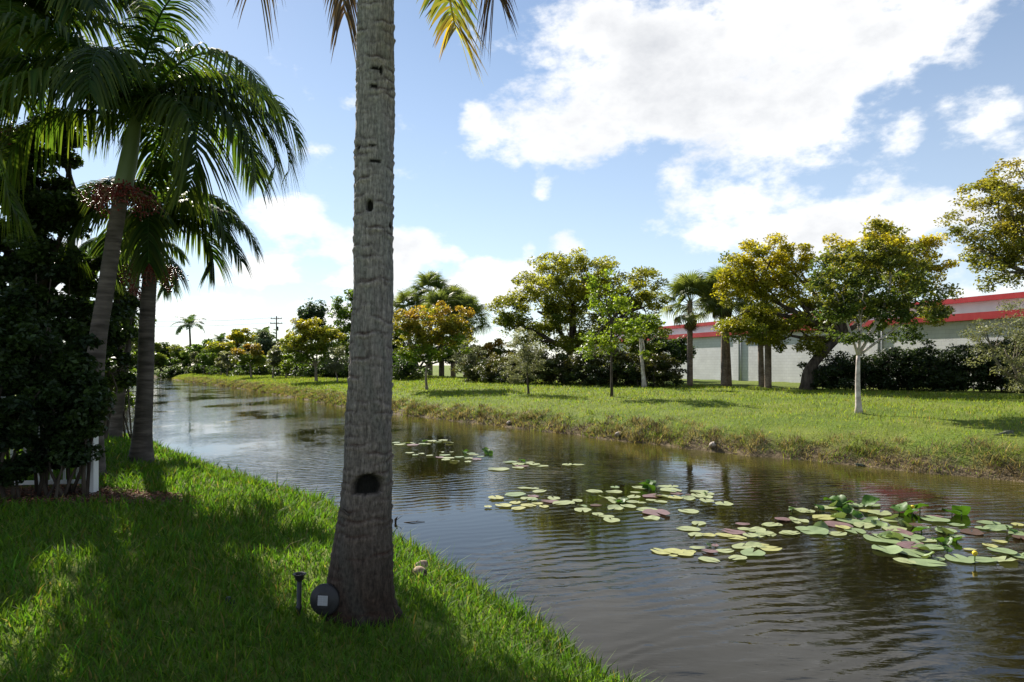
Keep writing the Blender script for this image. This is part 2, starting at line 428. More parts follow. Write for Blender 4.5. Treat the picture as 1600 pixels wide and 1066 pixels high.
def vary(base, n, amt=.25, hue=.06):
    base = np.asarray(base, float)
    k = np.exp(rng.normal(0, amt, (n, 1))); h = rng.normal(0, hue, n)
    c = base * k
    c[:, 0] *= 1 + 3 * h; c[:, 2] *= 1 - h
    return np.clip(c, .004, .6)

def patchy(x, y, f):
    return .5 + .25 * (np.sin(x * f + 1.3 * np.sin(y * f * .7)) + np.sin(y * f * 1.3 + 1.7 * np.sin(x * f * .8 + 2)))

def build_lawn_grass():
    n = 290000
    d = 1.5 + (26 - 1.5) * rng.uniform(0, 1, n) ** 2.1
    an = rng.uniform(rad(-62), rad(48), n)
    x = d * np.sin(an); y = d * np.cos(an)
    t = near_t(x, y); ok = (t > .02)
    bx, by = MULCH_C
    ok &= ~((((x - bx) / MULCH_R[0]) ** 2 + ((y - by) / MULCH_R[1]) ** 2) < .85)
    pr = np.hypot(x - PALM.x, y - PALM.y); ok &= pr > .2 + .07 * rng.random(n)
    thin = np.exp(-((x - PALM.x - .42) ** 2 / .12 + (y - PALM.y + .02) ** 2 / .03)); ok &= rng.random(n) > .82 * thin
    x, y, d, t = x[ok], y[ok], d[ok], t[ok]; n = len(x)
    P = np.stack([x, y, gz(x, y) - .01], -1)
    k = np.clip(d / 4.0, .75, 4) ** .75
    pt = patchy(x, y, 1.6)
    ln = rng.uniform(.035, .085, n) * (1 + .25 * pt) * np.clip(k, .9, 1.6) * (1 + .9 * (t < .45) * rng.random(n))
    tall = rng.random(n) < .018 + .05 * (d < 3.4); ln[tall] *= 1.7
    wd = rng.uniform(.0055, .0105, n) * k
    lean = rng.uniform(.15, 1.1, n)
    col = vary((.068, .135, .012), n, .26, .05)
    yel = rng.random(n) < .03 + .05 * pt; col[yel] = vary((.17, .16, .05), yel.sum(), .25)
    V, Q, C = blades(P, ln, wd, lean, col)
    o = link('lawn_grass', nmesh('lawn_grass', V, Q, C), MAT['grass'])
    tag(o, 'thick green lawn grass on the near bank', 'grass', kind='stuff')

def build_far_grass():
    n = 175000
    a = -14 + (135 + 14) * rng.uniform(0, 1, n) ** 1.7; s = rng.uniform(0.0, 1, n) ** 1.35 * 17
    c = np.interp(a, FAR_A, FAR_C) + s; x, y = xy(a, c)
    d = np.hypot(x, y); fr = (np.abs(x / np.maximum(y, .1)) < 1.0) & (y > 5)
    x, y, d, s = x[fr], y[fr], d[fr], s[fr]; n = len(x)
    s = far_s(x, y); ok = s > .05; x, y, d, s = x[ok], y[ok], d[ok], s[ok]; n = len(x)
    P = np.stack([x, y, gz(x, y) - .01], -1)
    k = np.clip(d / 16, .7, 5)
    pt = patchy(x, y, .55)
    ln = rng.uniform(.04, .095, n) * k ** .5 * (1 + .3 * pt)
    wd = rng.uniform(.008, .014, n) * k
    col = vary((.145, .195, .024), n, .2, .04)
    dry = rng.random(n) < np.clip(.05 + .16 * (pt - .5) + .6 * np.exp(-s / .7), 0, .75)
    col[dry] = vary((.20, .175, .07), dry.sum(), .25)
    V, Q, C = blades(P, ln, wd, rng.uniform(.2, 1.1, n), col)
    o = link('bank_grass', nmesh('bank_grass', V, Q, C), MAT['grass'])
    tag(o, 'sunlit yellow green grass on the far bank', 'grass', kind='stuff')
    # taller dry tufts hanging over the water's edge
    nt = 1900
    a = -12 + 120 * rng.uniform(0, 1, nt) ** 1.6; s = np.abs(rng.normal(.5, .42, nt)) + .02
    c = np.interp(a, FAR_A, FAR_C) + wob(a, .7, .07) + s; x, y = xy(a, c)
    per = 34; dn = np.hypot(x, y)
    X = np.repeat(x, per) + rng.normal(0, .11, nt * per); Y = np.repeat(y, per) + rng.normal(0, .11, nt * per)
    D = np.repeat(dn, per); k = np.clip(D / 18, .7, 4)
    P = np.stack([X, Y, gz(X, Y) - .02], -1)
    kind = np.repeat(rng.random(nt), per)
    col = np.where((kind < .55)[:, None], vary((.155, .13, .072), nt * per, .3, .03), np.where((kind < .8)[:, None], vary((.10, .13, .025), nt * per, .3), vary((.06, .045, .03), nt * per, .3, .03)))
    hh = np.repeat(rng.uniform(.6, 1.5, nt), per)
    V, Q, C = blades(P, rng.uniform(.08, .22, nt * per) * hh, rng.uniform(.008, .016, nt * per) * k, rng.uniform(.3, 1.6, nt * per), col)
    o = link('dry_bank_grass', nmesh('dry_bank_grass', V, Q, C), MAT['grass'])
    tag(o, 'straggly brown dry grass along the far waterline', 'grass', kind='stuff')

PALM = hit(566, 960)
MULCH = hit(110, 782); MULCH_C = (MULCH.x - .5, MULCH.y + .25); MULCH_R = (1.75, .62)
build_lawn_grass()
build_far_grass()

# mulch bed under the shrubs
def build_mulch():
    V = []; Fc = []; n = 48; cx, cy = MULCH_C
    for r in (1.0, .8, .5, .2):
        for k in range(n):
            th = 2 * math.pi * k / n; w = r * (1 + .06 * math.sin(5 * th) + .05 * math.sin(9 * th + 1))
            x = cx + MULCH_R[0] * w * math.cos(th); y = cy + MULCH_R[1] * w * math.sin(th)
            V.append((x, y, float(gz(x, y)) + (.012 if r < 1 else -.02)))
    for j in range(3):
        for k in range(n): Fc.append((j * n + k, j * n + (k + 1) % n, (j + 1) * n + (k + 1) % n, (j + 1) * n + k))
    Fc.append(tuple(3 * n + k for k in range(n)))
    o = link('mulch_bed', pmesh('mulch_bed', V, Fc), MAT['mulch'], smooth=True); tag(o, 'reddish brown mulch bed at the foot of the shrubs', 'mulch bed', kind='structure')
    n = 5000; th = rng.uniform(0, 6.283, n); r = np.sqrt(rng.random(n)) * 1.05
    x = cx + MULCH_R[0] * r * np.cos(th); y = cy + MULCH_R[1] * r * np.sin(th)
    P = np.stack([x, y, gz(x, y) + .02 + .02 * rng.random(n)], -1)
    V, Q, C = leaf_quads(P, rng.uniform(.02, .06, n), .4, vary((.17, .085, .05), n, .45), flat=1.6)
    o = link('mulch_chips', nmesh('mulch_chips', V, Q, C), MAT['chips']); tag(o, 'loose wood chips and dry leaves on the mulch', 'mulch', kind='stuff')

# ------------------------------------------------------------------ leaves, trees, shrubs
def leaf_quads(P, size, aspect, col, flat=.5, normals=None):
    n = len(P)
    nr = rng.normal(0, 1, (n, 3)); nr[:, 2] = np.abs(nr[:, 2]) + flat
    if normals is not None: nr = nr + normals
    nr /= np.linalg.norm(nr, axis=1, keepdims=True)
    t = rng.normal(0, 1, (n, 3)); t -= nr * (t * nr).sum(1, keepdims=True); t /= np.linalg.norm(t, axis=1, keepdims=True) + 1e-9
    b = np.cross(nr, t); s = np.asarray(size).reshape(-1, 1) * np.ones((n, 1))
    droop = nr * s * .12
    V = np.stack([P - t * s * .5, P + b * s * aspect * .5 + droop, P + t * s * .5, P - b * s * aspect * .5 + droop], 1).reshape(-1, 3)
    Q = np.arange(n * 4).reshape(-1, 4)
    return V, Q, np.repeat(col, 4, 0)
build_mulch()

DENS = 1.85
def crown_leaves(lobes, n, size, pal, clump=.45, aspect=.55, shell=.45, flat=.5, topcol=None, topamt=.5, jitter=.22):
    """lobes: (centre Vector, rx, ry, rz); leaves gathered in clumps inside each lobe"""
    vol = np.array([l[1] * l[2] * l[3] for l in lobes]) ** .67; vol /= vol.sum()
    Ps = []; Cs = []; cl = []
    zmin = min(l[0].z - l[3] for l in lobes); zmax = max(l[0].z + l[3] for l in lobes)
    for (c, rx, ry, rz), v in zip(lobes, vol):
        nl = max(30, int(n * v)); nl = int(nl * DENS); nc = max(6, int(3.6 * (rx * ry * rz) ** .67 / clump ** 2))
        u = rng.normal(0, 1, (nc, 3)); u /= np.linalg.norm(u, axis=1, keepdims=True)
        r = (shell + (1.03 - shell) * rng.random(nc) ** .7)[:, None]
        cc = np.array(c) + u * r * np.array([rx, ry, rz]); cl.append(cc)
        w = rng.uniform(.5, 1.4, nc); w /= w.sum()
        idx = rng.choice(nc, nl, p=w)
        rs = clump * rng.uniform(.7, 1.25, nc)
        off = rng.normal(0, 1, (nl, 3)); off /= np.linalg.norm(off, axis=1, keepdims=True)
        off *= (rng.random(nl) ** .45)[:, None] * rs[idx][:, None]; off[:, 2] *= .6
        P = cc[idx] + off
        ci = rng.integers(0, len(pal), nc); base = np.array(pal)[ci]
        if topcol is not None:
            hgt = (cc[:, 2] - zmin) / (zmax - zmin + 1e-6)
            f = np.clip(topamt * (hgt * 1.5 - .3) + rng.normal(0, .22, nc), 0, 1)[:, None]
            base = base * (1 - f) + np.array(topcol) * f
        base = base * np.exp(rng.normal(0, .12, (nc, 1)))
        cols = base[idx] * np.exp(rng.normal(0, jitter, (nl, 1)))
        Ps.append(P); Cs.append(np.clip(cols, .004, .5))
    P = np.concatenate(Ps); Cc = np.concatenate(Cs)
    V, Q, C = leaf_quads(P, size * rng.uniform(.6, 1.3, len(P)), aspect, Cc, flat)
    return V, Q, C, np.concatenate(cl)

def limb(a, b, r0, r1, n=7, sag=.12):
    a = np.array(a, float); b = np.array(b, float); L = np.linalg.norm(b - a)
    m = (a + b) / 2 + rng.normal(0, L * sag * .6, 3); m[2] += L * sag * .5
    pts = smooth_path([a, m, b], n); rr = [r0 + (r1 - r0) * i / (n - 1) for i in range(n)]
    return pts, rr

def make_tree(name, base, lobes, label, cat='tree', group=None, trunk=None, r0=.12, fork=None, leaves=3000, size=.14, pal=((.05, .08, .015),), topcol=None, topamt=.5,
              bark='bark', clump=.45, shell=.45, limbs=True, nbr=24, aspect=.55, mat='leaf', flat=.5, stems=None):
    """base: Vector on the ground; lobes in world space; trunk: list of points from the base to the fork"""
    root = empty(name, base); b0 = np.array(base)
    cz = sum((l[0] for l in lobes), Vector()) / len(lobes)
    if fork is None: fork = Vector(base).lerp(Vector((cz.x, cz.y, min(l[0].z - l[3] * .6 for l in lobes))), .9)
    tr = Parts()
    pts = trunk or [base, Vector(base).lerp(fork, .5) + Vector((rng.normal(0, .03), rng.normal(0, .03), 0)), fork]
    n = 9; path = smooth_path([np.array(p) for p in pts], n)
    path[0] = path[0] - np.array([0, 0, .12])
    rr = [r0 * (1 + .55 * math.exp(-i * 1.3)) * (1 - .35 * i / (n - 1)) for i in range(n)]
    rel = lambda P: [np.array(p) - b0 for p in P]
    tr.tube(rel(path), rr, 10)
    fk = path[-1]
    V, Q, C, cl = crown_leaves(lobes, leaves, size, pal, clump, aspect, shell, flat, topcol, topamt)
    if limbs:
        ends = []
        for (c, rx, ry, rz) in lobes:
            p, q = limb(fk, np.array(c) - np.array([0, 0, rz * .15]), rr[-1] * .78, rr[-1] * .3); tr.tube(rel(p), q, 7); ends.append(p)
        pick = cl[rng.choice(len(cl), min(nbr, len(cl)), replace=False)]
        for c in pick:
            e = min(ends, key=lambda p: np.linalg.norm(p[-1] - c)); st = e[rng.integers(3, 7)]
            p, q = limb(st, c, rr[-1] * .28, rr[-1] * .07, 5); tr.tube(rel(p), q, 5)
    link('trunk', tr.mesh('trunk'), MAT[bark], root, smooth=True)
    cr = link('crown', nmesh('crown', V - b0, Q, C), MAT[mat], root)
    tag(root, label, cat, group)
    return root

def px_lobes(d, L, depth=.8):
    """lobes from outlines seen in the photo: (px, py, rx, ry, extra distance)"""
    out = []
    for l in L:
        px, py, rx, ry = l[:4]; dd = d + (l[4] if len(l) > 4 else 0)
        k = dd / F; out.append((at(px, py, dd), rx * k, rx * k * depth, ry * k))
    return out

GRN = ((.06, .11, .014), (.08, .13, .018), (.10, .15, .02))
DRK = ((.022, .042, .010), (.03, .055, .012), (.038, .062, .014))
OLV = ((.13, .145, .085), (.15, .16, .10), (.11, .12, .065))
LIM = ((.15, .21, .02), (.18, .24, .025), (.12, .18, .02))
YGR = ((.16, .175, .018), (.20, .20, .018), (.12, .145, .018))
YEL = (.38, .32, .02); ORG = (.32, .20, .03)

def build_far_trees():
    # --- right side
    b = hit(1342, 646, True)
    make_tree('young_tree', b, px_lobes(b.y, [(1335, 450, 62, 62), (1390, 440, 70, 80), (1425, 490, 48, 48), (1300, 440, 42, 58), (1385, 385, 36, 45), (1340, 500, 60, 38)]),
              'slender tree with a whitened pale trunk standing alone on the far lawn', r0=.085, fork=at(1341, 556, b.y), leaves=8500, size=.12,
              pal=((.045, .075, .022), (.065, .10, .024), (.08, .115, .024)), topcol=(.18, .17, .022), topamt=.6, bark='pale_bark', clump=.30, nbr=34)
    b = hit(1262, 609, True); d = b.y
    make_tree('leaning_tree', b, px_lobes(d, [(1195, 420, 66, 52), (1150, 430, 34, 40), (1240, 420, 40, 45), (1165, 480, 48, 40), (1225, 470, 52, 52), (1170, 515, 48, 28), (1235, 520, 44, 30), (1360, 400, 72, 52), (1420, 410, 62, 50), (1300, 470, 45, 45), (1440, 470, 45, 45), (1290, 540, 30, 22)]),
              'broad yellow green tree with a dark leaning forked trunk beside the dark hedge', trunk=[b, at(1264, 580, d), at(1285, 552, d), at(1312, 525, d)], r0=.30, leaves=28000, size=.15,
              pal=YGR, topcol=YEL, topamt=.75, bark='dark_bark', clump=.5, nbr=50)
    d = 27.0; b = Vector((23.5, 27.5, float(gz(23.5, 27.5))))
    make_tree('spreading_tree', b, px_lobes(d, [(1560, 330, 75, 55), (1600, 290, 60, 45), (1530, 385, 45, 40), (1650, 350, 90, 80), (1570, 420, 45, 38), (1720, 300, 100, 80), (1600, 400, 60, 40)]),
              'large open yellow green tree reaching over the grey building roof', trunk=[b, at(1725, 520, d), at(1690, 440, d)], r0=.26, leaves=17000, size=.13,
              pal=((.14, .155, .025), (.18, .185, .028), (.10, .12, .022)), topcol=(.30, .25, .035), topamt=.6, bark='bark', clump=.42, nbr=60)
    d = 23.0; b = hit(1640, 628, True)
    make_tree('olive_tree', b, px_lobes(b.y, [(1570, 540, 55, 42), (1610, 500, 50, 40), (1540, 515, 30, 20), (1650, 560, 60, 50), (1590, 580, 30, 28)]),
              'feathery grey green tree in front of the dark hedge at the building', r0=.12, leaves=6500, size=.085, pal=OLV, clump=.3, bark='bark', aspect=.4, nbr=40)
    # --- middle
    d = 47.0; b = at(880, 596, d); b.z = float(gz(b.x, b.y))
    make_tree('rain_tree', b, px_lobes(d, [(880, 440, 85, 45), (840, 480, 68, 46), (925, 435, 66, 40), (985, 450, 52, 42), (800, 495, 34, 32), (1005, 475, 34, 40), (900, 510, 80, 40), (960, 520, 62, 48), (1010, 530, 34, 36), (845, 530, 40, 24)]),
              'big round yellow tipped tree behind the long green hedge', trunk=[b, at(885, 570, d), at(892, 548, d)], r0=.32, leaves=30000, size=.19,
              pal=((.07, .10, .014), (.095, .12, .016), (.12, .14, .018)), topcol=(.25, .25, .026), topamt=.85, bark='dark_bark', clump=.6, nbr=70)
    b = hit(956, 620, True)
    make_tree('staked_sapling', b, px_lobes(b.y, [(945, 455, 30, 32), (965, 490, 38, 28), (935, 535, 34, 20), (965, 525, 28, 22), (920, 548, 20, 14), (925, 440, 14, 14), (990, 510, 18, 16)]),
              'tall thin young tree with bright lime leaves on the far lawn', r0=.055, fork=at(955, 500, b.y), leaves=1500, size=.15, pal=LIM, clump=.32, bark='dark_bark', nbr=20, shell=.3)
    b = hit(1007, 606, True)
    make_tree('sapling', b, px_lobes(b.y, [(1010, 505, 24, 16), (995, 520, 18, 14), (1008, 552, 12, 10), (1022, 512, 14, 14)]),
              'young tree with a pale thick stem and few lime leaves by the long green hedge', r0=.11, fork=at(1000, 520, b.y), leaves=900, size=.18, pal=LIM, clump=.32, bark='pale_bark', nbr=12, shell=.3)
    b = hit(826, 617, True)
    make_tree('small_oak', b, px_lobes(b.y, [(818, 540, 26, 26), (812, 575, 30, 22), (835, 562, 22, 30), (800, 590, 14, 10)]),
              'small grey green oak standing before the long green hedge', r0=.05, fork=at(823, 570, b.y), leaves=4600, size=.085, pal=OLV, clump=.24, aspect=.4, bark='dark_bark', nbr=30)
    b = hit(732, 596, True)
    make_tree('small_oak', b, px_lobes(b.y, [(730, 545, 24, 26), (720, 560, 18, 20), (744, 560, 16, 22)]),
              'small silvery oak between the orange topped tree and the long green hedge', r0=.06, leaves=2600, size=.12, pal=((.11, .125, .085), (.09, .105, .07)), clump=.32, aspect=.4, nbr=24)
    b = hit(667, 609, True)
    make_tree('amber_tree', b, px_lobes(b.y, [(670, 510, 50, 32), (640, 530, 34, 30), (700, 500, 40, 28), (715, 525, 28, 30), (655, 550, 34, 16), (690, 545, 36, 20), (635, 500, 26, 20)]),
              'round tree with orange tinted top and thin trunk on the far lawn', r0=.075, fork=at(667, 570, b.y), leaves=7000, size=.17, pal=((.08, .14, .014), (.11, .17, .016), (.065, .115, .014)), topcol=ORG, topamt=.7, clump=.36, nbr=34)
    # --- left of the coconut trunk, receding
    b = hit(494, 597, True)
    make_tree('golden_tree', b, px_lobes(b.y, [(490, 535, 42, 26), (465, 545, 28, 22), (515, 540, 30, 26), (485, 515, 30, 16), (460, 565, 20, 8)]),
              'wide yellow green tree in front of the wispy dark upright tree', r0=.14, fork=at(493, 572, b.y), leaves=5500, size=.24, pal=GRN, topcol=(.27, .24, .022), topamt=.8, clump=.55, nbr=24)
    b = hit(527, 598, True)
    make_tree('small_oak', b, px_lobes(b.y, [(527, 562, 18, 22), (520, 572, 12, 12)]),
              'small silvery oak next to the wide yellow green tree', r0=.07, leaves=1800, size=.15, pal=OLV, clump=.35, aspect=.4, nbr=16)
    b = hit(392, 591, True)
    make_tree('amber_tree', b, px_lobes(b.y, [(390, 553, 24, 14), (378, 562, 14, 10), (405, 560, 14, 12)]),
              'small tree with yellow orange crown far along the bank', r0=.13, leaves=2400, size=.30, pal=GRN, topcol=ORG, topamt=.8, clump=.6, nbr=12)
    for i, (px, py, top, rx, pal, lab) in enumerate([
            (426, 592, 540, 13, OLV, 'bare looking grey sapling between the far amber tree and the lime sapling'),
            (447, 591, 555, 11, LIM, 'thin lime sapling near the wide yellow green tree'),
            (355, 588, 546, 14, OLV, 'silvery sapling between the far amber tree and the row of narrow saplings'),
            (345, 587, 555, 9, OLV, 'narrow grey sapling in the far row of saplings'),
            (327, 586, 548, 9, GRN, 'narrow dark green sapling in the far row of saplings'),
            (318, 586, 545, 9, GRN, 'upright green sapling in the far row of saplings'),
            (307, 585, 550, 8, OLV, 'grey leafed sapling near the end of the canal'),
            (289, 584, 552, 10, GRN, 'bushy green sapling at the far end of the canal')]):
        b = hit(px, py, True); cy = (top + py - 14) / 2
        make_tree('far_sapling', b, px_lobes(b.y, [(px, cy, rx, (py - 14 - top) / 2), (px + rx * .3, cy + 4, rx * .8, 9)]), lab, group='saplings along the far bank', r0=.10, leaves=900, size=.30,
                  pal=pal, clump=.5, nbr=8, aspect=.45)
    # --- tree belt behind, from the coconut trunk to the canal's end
    belt = [  # px, dist, lobes, palette, top colour, leaves, label
        (538, 72, [(535, 500, 30, 32), (550, 480, 24, 24), (520, 530, 26, 26), (560, 530, 30, 40)], GRN, None, 5000, 'dense mid green tree behind the small silvery oak'),
        (488, 80, [(490, 500, 20, 18), (478, 490, 11, 8), (502, 482, 7, 10), (487, 480, 5, 9), (473, 500, 7, 5), (492, 520, 22, 16)], ((.035, .06, .03), (.045, .07, .035)), None, 2600, 'wispy dark upright tree above the wide yellow green tree'),
        (365, 105, [(365, 535, 26, 18), (385, 530, 22, 14), (345, 545, 20, 16)], GRN, YEL, 3200, 'yellowish round tree behind the far saplings'),
        (415, 100, [(415, 535, 22, 20), (400, 545, 18, 18), (430, 550, 16, 20)], ((.07, .10, .06), (.09, .115, .075)), None, 3000, 'pale grey green bushy tree below the utility pole'),
        (445, 95, [(448, 550, 20, 20), (460, 535, 16, 14)], GRN, YEL, 2200, 'low yellow green tree between the utility pole and the wide yellow green tree'),
        (330, 120, [(328, 548, 20, 18), (345, 555, 18, 14), (312, 552, 16, 16)], GRN, None, 2600, 'green tree between the yellowish far tree and the distant coconut palm'),
        (296, 135, [(293, 552, 18, 14), (278, 556, 14, 12)], GRN, (.16, .16, .03), 2000, 'tree at the foot of the distant coconut palm'),
        (260, 140, [(262, 553, 20, 18), (240, 555, 22, 20), (215, 552, 24, 22)], DRK, None, 3000, 'dark green tree closing the end of the canal'),
        (180, 120, [(185, 545, 26, 28), (150, 540, 30, 32)], GRN, (.16, .16, .03), 3000, 'light green tree at the canal bend behind the palms'),
        (225, 150, [(225, 563, 30, 14), (255, 565, 24, 12), (192, 561, 28, 16)], DRK, None, 2600, 'low dark bushes where the canal bends out of sight'),
        (630, 64, [(625, 555, 30, 30), (645, 545, 34, 24), (610, 525, 26, 26), (690, 540, 40, 24), (720, 560, 30, 24)], DRK, None, 6000, 'dark evergreen tree behind the orange topped tree'),
        (770, 62, [(765, 555, 34, 24), (745, 565, 26, 20), (790, 560, 24, 20)], ((.06, .085, .015), (.08, .095, .018)), ORG, 3400, 'low russet tipped tree behind the small oaks'),
        (1030, 50, [(1040, 555, 40, 26), (1060, 545, 22, 22), (1020, 535, 22, 22)], DRK, None, 4500, 'dark shrubby tree beside the sabal palms')]
    for (px, d, L, pal, tcx, nl, lab) in belt:
        bx = L[0][0]; b = at(bx, 580, d); b.z = float(gz(b.x, b.y))
        make_tree('background_tree', b, px_lobes(d, L), lab, group='trees behind the far bank', r0=.22, leaves=nl, size=.0042 * d, pal=pal, topcol=tcx, topamt=.6, clump=.0095 * d, nbr=14, bark='dark_bark')
build_far_trees()

def make_hedge(name, lobes, label, leaves, size, pal, group=None, topcol=None, mat='leaf', clump=.33, stems=6, cat='hedge', shell=.3):
    c = lobes[0][0]; base = Vector((c.x, c.y, float(gz(c.x, c.y)))); b0 = np.array(base)
    root = empty(name, base)
    V, Q, C, cl = crown_leaves(lobes, leaves, size, pal, clump, .6, shell, .45, topcol, .6)
    keep = V.reshape(-1, 4, 3)[:, :, 2].min(1) > gz(V[::4, 0], V[::4, 1]) + .01
    V = V.reshape(-1, 4, 3)[keep].reshape(-1, 3); C = C.reshape(-1, 4, 3)[keep].reshape(-1, 3); Q = np.arange(len(V)).reshape(-1, 4)
    link('foliage', nmesh('foliage', V - b0, Q, C), MAT[mat], root)
    st = Parts()
    for (c, rx, ry, rz) in lobes:
        for k in range(stems):
            x = c.x + rng.uniform(-.5, .5) * rx; y = c.y + rng.uniform(-.5, .5) * ry; z = float(gz(x, y)) - .08
            tgt = np.array([c.x + rng.uniform(-.8, .8) * rx, c.y + rng.uniform(-.8, .8) * ry, c.z + rng.uniform(-.1, .7) * rz])
            p, q = limb((x, y, z), tgt, .022, .007, 5); st.tube([v - b0 for v in p], q, 5)
    link('stems', st.mesh('stems'), MAT['dark_bark'], root, smooth=True)['kind'] = 'stuff'
    tag(root, label, cat, group); return root

def hedge_row(pts, hpx, d_of, rzk=1.0, ry=1.1):
    L = []
    mid = [tuple((u + v) / 2 for u, v in zip(p, q)) for p, q in zip(pts[:-1], pts[1:])]
    for (px, topy, boty) in pts + mid:
        b = hit(px, boty, True); k = b.y / F; h = (boty - topy) * k
        b2 = b + Vector((0, .9, 0))
        L.append((Vector((b2.x, b2.y, b2.z + h * .55)), hpx * k * 1.1, ry, h * .66 * random.uniform(.92, 1.06)))
    return L
make_hedge('clipped_hedge', hedge_row([(1300, 562, 610), (1345, 560, 610), (1390, 556, 611), (1430, 552, 611), (1470, 548, 612), (1510, 545, 612), (1550, 545, 613), (1600, 540, 614), (1660, 540, 616)], 34, 0),
           'long dark green hedge in front of the grey building', 34000, .13, ((.020, .036, .012), (.028, .046, .014), (.034, .054, .016)), mat='leaf_gloss')
make_hedge('clipped_hedge', hedge_row([(740, 566, 597), (775, 562, 599), (815, 560, 601), (855, 556, 602), (895, 556, 603), (935, 556, 604), (975, 553, 605), (1015, 556, 606), (1045, 562, 606)], 30, 0),
           'long green hedge under the big round tree', 30000, .15, ((.028, .046, .012), (.036, .058, .014), (.05, .07, .016)), topcol=(.13, .115, .03), mat='leaf_gloss')
make_hedge('clipped_hedge', hedge_row([(560, 560, 592), (530, 562, 591), (500, 562, 591), (470, 565, 590), (440, 566, 589), (610, 560, 594), (640, 562, 595)], 24, 0, ry=1.6),
           'dark low hedge behind the orange topped and wide yellow green trees', 13000, .24, DRK + ((.06, .085, .02),), clump=.6)
make_hedge('clipped_hedge', hedge_row([(410, 566, 587), (380, 568, 587), (350, 569, 586), (320, 569, 585), (290, 570, 584), (265, 570, 583)], 20, 0, ry=2.2),
           'far low hedge running to the end of the canal', 9000, .36, DRK + ((.06, .085, .02),), clump=.9)

# ------------------------------------------------------------------ palms
def frond_mesh(path, nleaf, lf_len, lf_w, droop=.5, fwd=.6, col=(.03, .065, .012), colvar=.22, vee=.25, r0=.022, twist=0.0, start=.14, segs=4, tipcol=None, len_prof=None, loosen=.06):
    """feather leaf along a rachis path (list of points); leaflets in two rows, hanging by their own weight"""
    n = len(path); P = np.array(path)
    s = np.linspace(0, 1, n)
    u = np.repeat(np.linspace(start, .995, nleaf), 2); sg = np.tile([-1.0, 1.0], nleaf); u = np.clip(u + rng.normal(0, .3 / nleaf, len(u)), start, .998)
    pos = np.stack([np.interp(u, s, P[:, k]) for k in range(3)], -1)
    T = np.gradient(P, axis=0); T /= np.linalg.norm(T, axis=1, keepdims=True)
    tan = np.stack([np.interp(u, s, T[:, k]) for k in range(3)], -1); tan /= np.linalg.norm(tan, axis=1, keepdims=True)
    # side direction: horizontal normal of the arch plane, fixed for the whole frond
    hv = P[-1] - P[0]; hv[2] = 0
    if np.linalg.norm(hv) < .05: hv = np.array([1.0, 0, 0])
    hv /= np.linalg.norm(hv); side0 = np.array([-hv[1], hv[0], 0])
    ct, stt = math.cos(twist), math.sin(twist)
    side = np.tile(side0 * ct + np.array([0, 0, stt]), (len(u), 1))
    side -= tan * (side * tan).sum(1, keepdims=True); side /= np.linalg.norm(side, axis=1, keepdims=True)
    upn = np.cross(side, tan); upn *= np.sign(upn[:, 2:3] + 1e-6)
    prof = len_prof(u) if len_prof else np.clip(np.sin(np.pi * (.12 + .80 * u)) ** .7, .12, 1)
    ll = lf_len * prof * rng.uniform(.85, 1.1, len(u))
    f = fwd * (.5 + .9 * u)
    d0 = side * sg[:, None] + tan * f[:, None] + upn * vee + rng.normal(0, loosen, (len(u), 3)); d0 /= np.linalg.norm(d0, axis=1, keepdims=True)
    ks = np.linspace(0, 1, segs + 1); rows = []
    wprof = np.array([.55, 1, .95, .7, .04]) if segs == 4 else np.interp(ks, [0, .25, .6, 1], [.6, 1, .85, .05])
    wd = np.cross(d0, upn); wd /= np.linalg.norm(wd, axis=1, keepdims=True) + 1e-9
    for k, w in zip(ks, wprof):
        c = pos + d0 * (ll * k)[:, None]; c[:, 2] -= droop * ll * k * k * (1 - .0 * k)
        rows.append(c - wd * (lf_w * .5 * w)); rows.append(c + wd * (lf_w * .5 * w))
    R = np.stack(rows, 1); m = 2 * (segs + 1)
    V = R.reshape(-1, 3); b = np.arange(len(u))[:, None] * m
    Q = np.concatenate([np.concatenate([b + 2 * k, b + 2 * k + 1, b + 2 * k + 3, b + 2 * k + 2], 1) for k in range(segs)])
    c = vary(col, len(u), colvar, .05)
    C = np.repeat(c[:, None, :], m, 1)
    if tipcol is not None:
        tf = np.repeat(ks, 2)[None, :, None] * rng.uniform(.0, 1.1, (len(u), 1, 1)); tf = np.clip(tf, 0, 1)
        C = C * (1 - tf) + np.array(tipcol) * tf
    C = C.reshape(-1, 3)
    rv, rf = tube(P, [r0 * (1 - .85 * i / (n - 1)) for i in range(n)], 5)
    base = len(V); V = np.concatenate([V, np.array([tuple(x) for x in rv])]); C = np.concatenate([C, np.tile(np.array(col) * 1.6 + .02, (len(rv), 1))])
    quads = np.array([q for q in rf if len(q) == 4]) + base
    return V, [Q, quads], C

def arch(az, el, length, curl, n=16, start=(0, 0, 0)):
    """rachis that starts at elevation el and bends over by curl radians along its length"""
    p = np.array(start, float); pts = [p.copy()]
    for i in range(n - 1):
        e = el - curl * ((i + .5) / (n - 1)) ** 1.25
        p = p + np.array([math.sin(az) * math.cos(e), math.cos(az) * math.cos(e), math.sin(e)]) * length / (n - 1); pts.append(p.copy())
    return pts

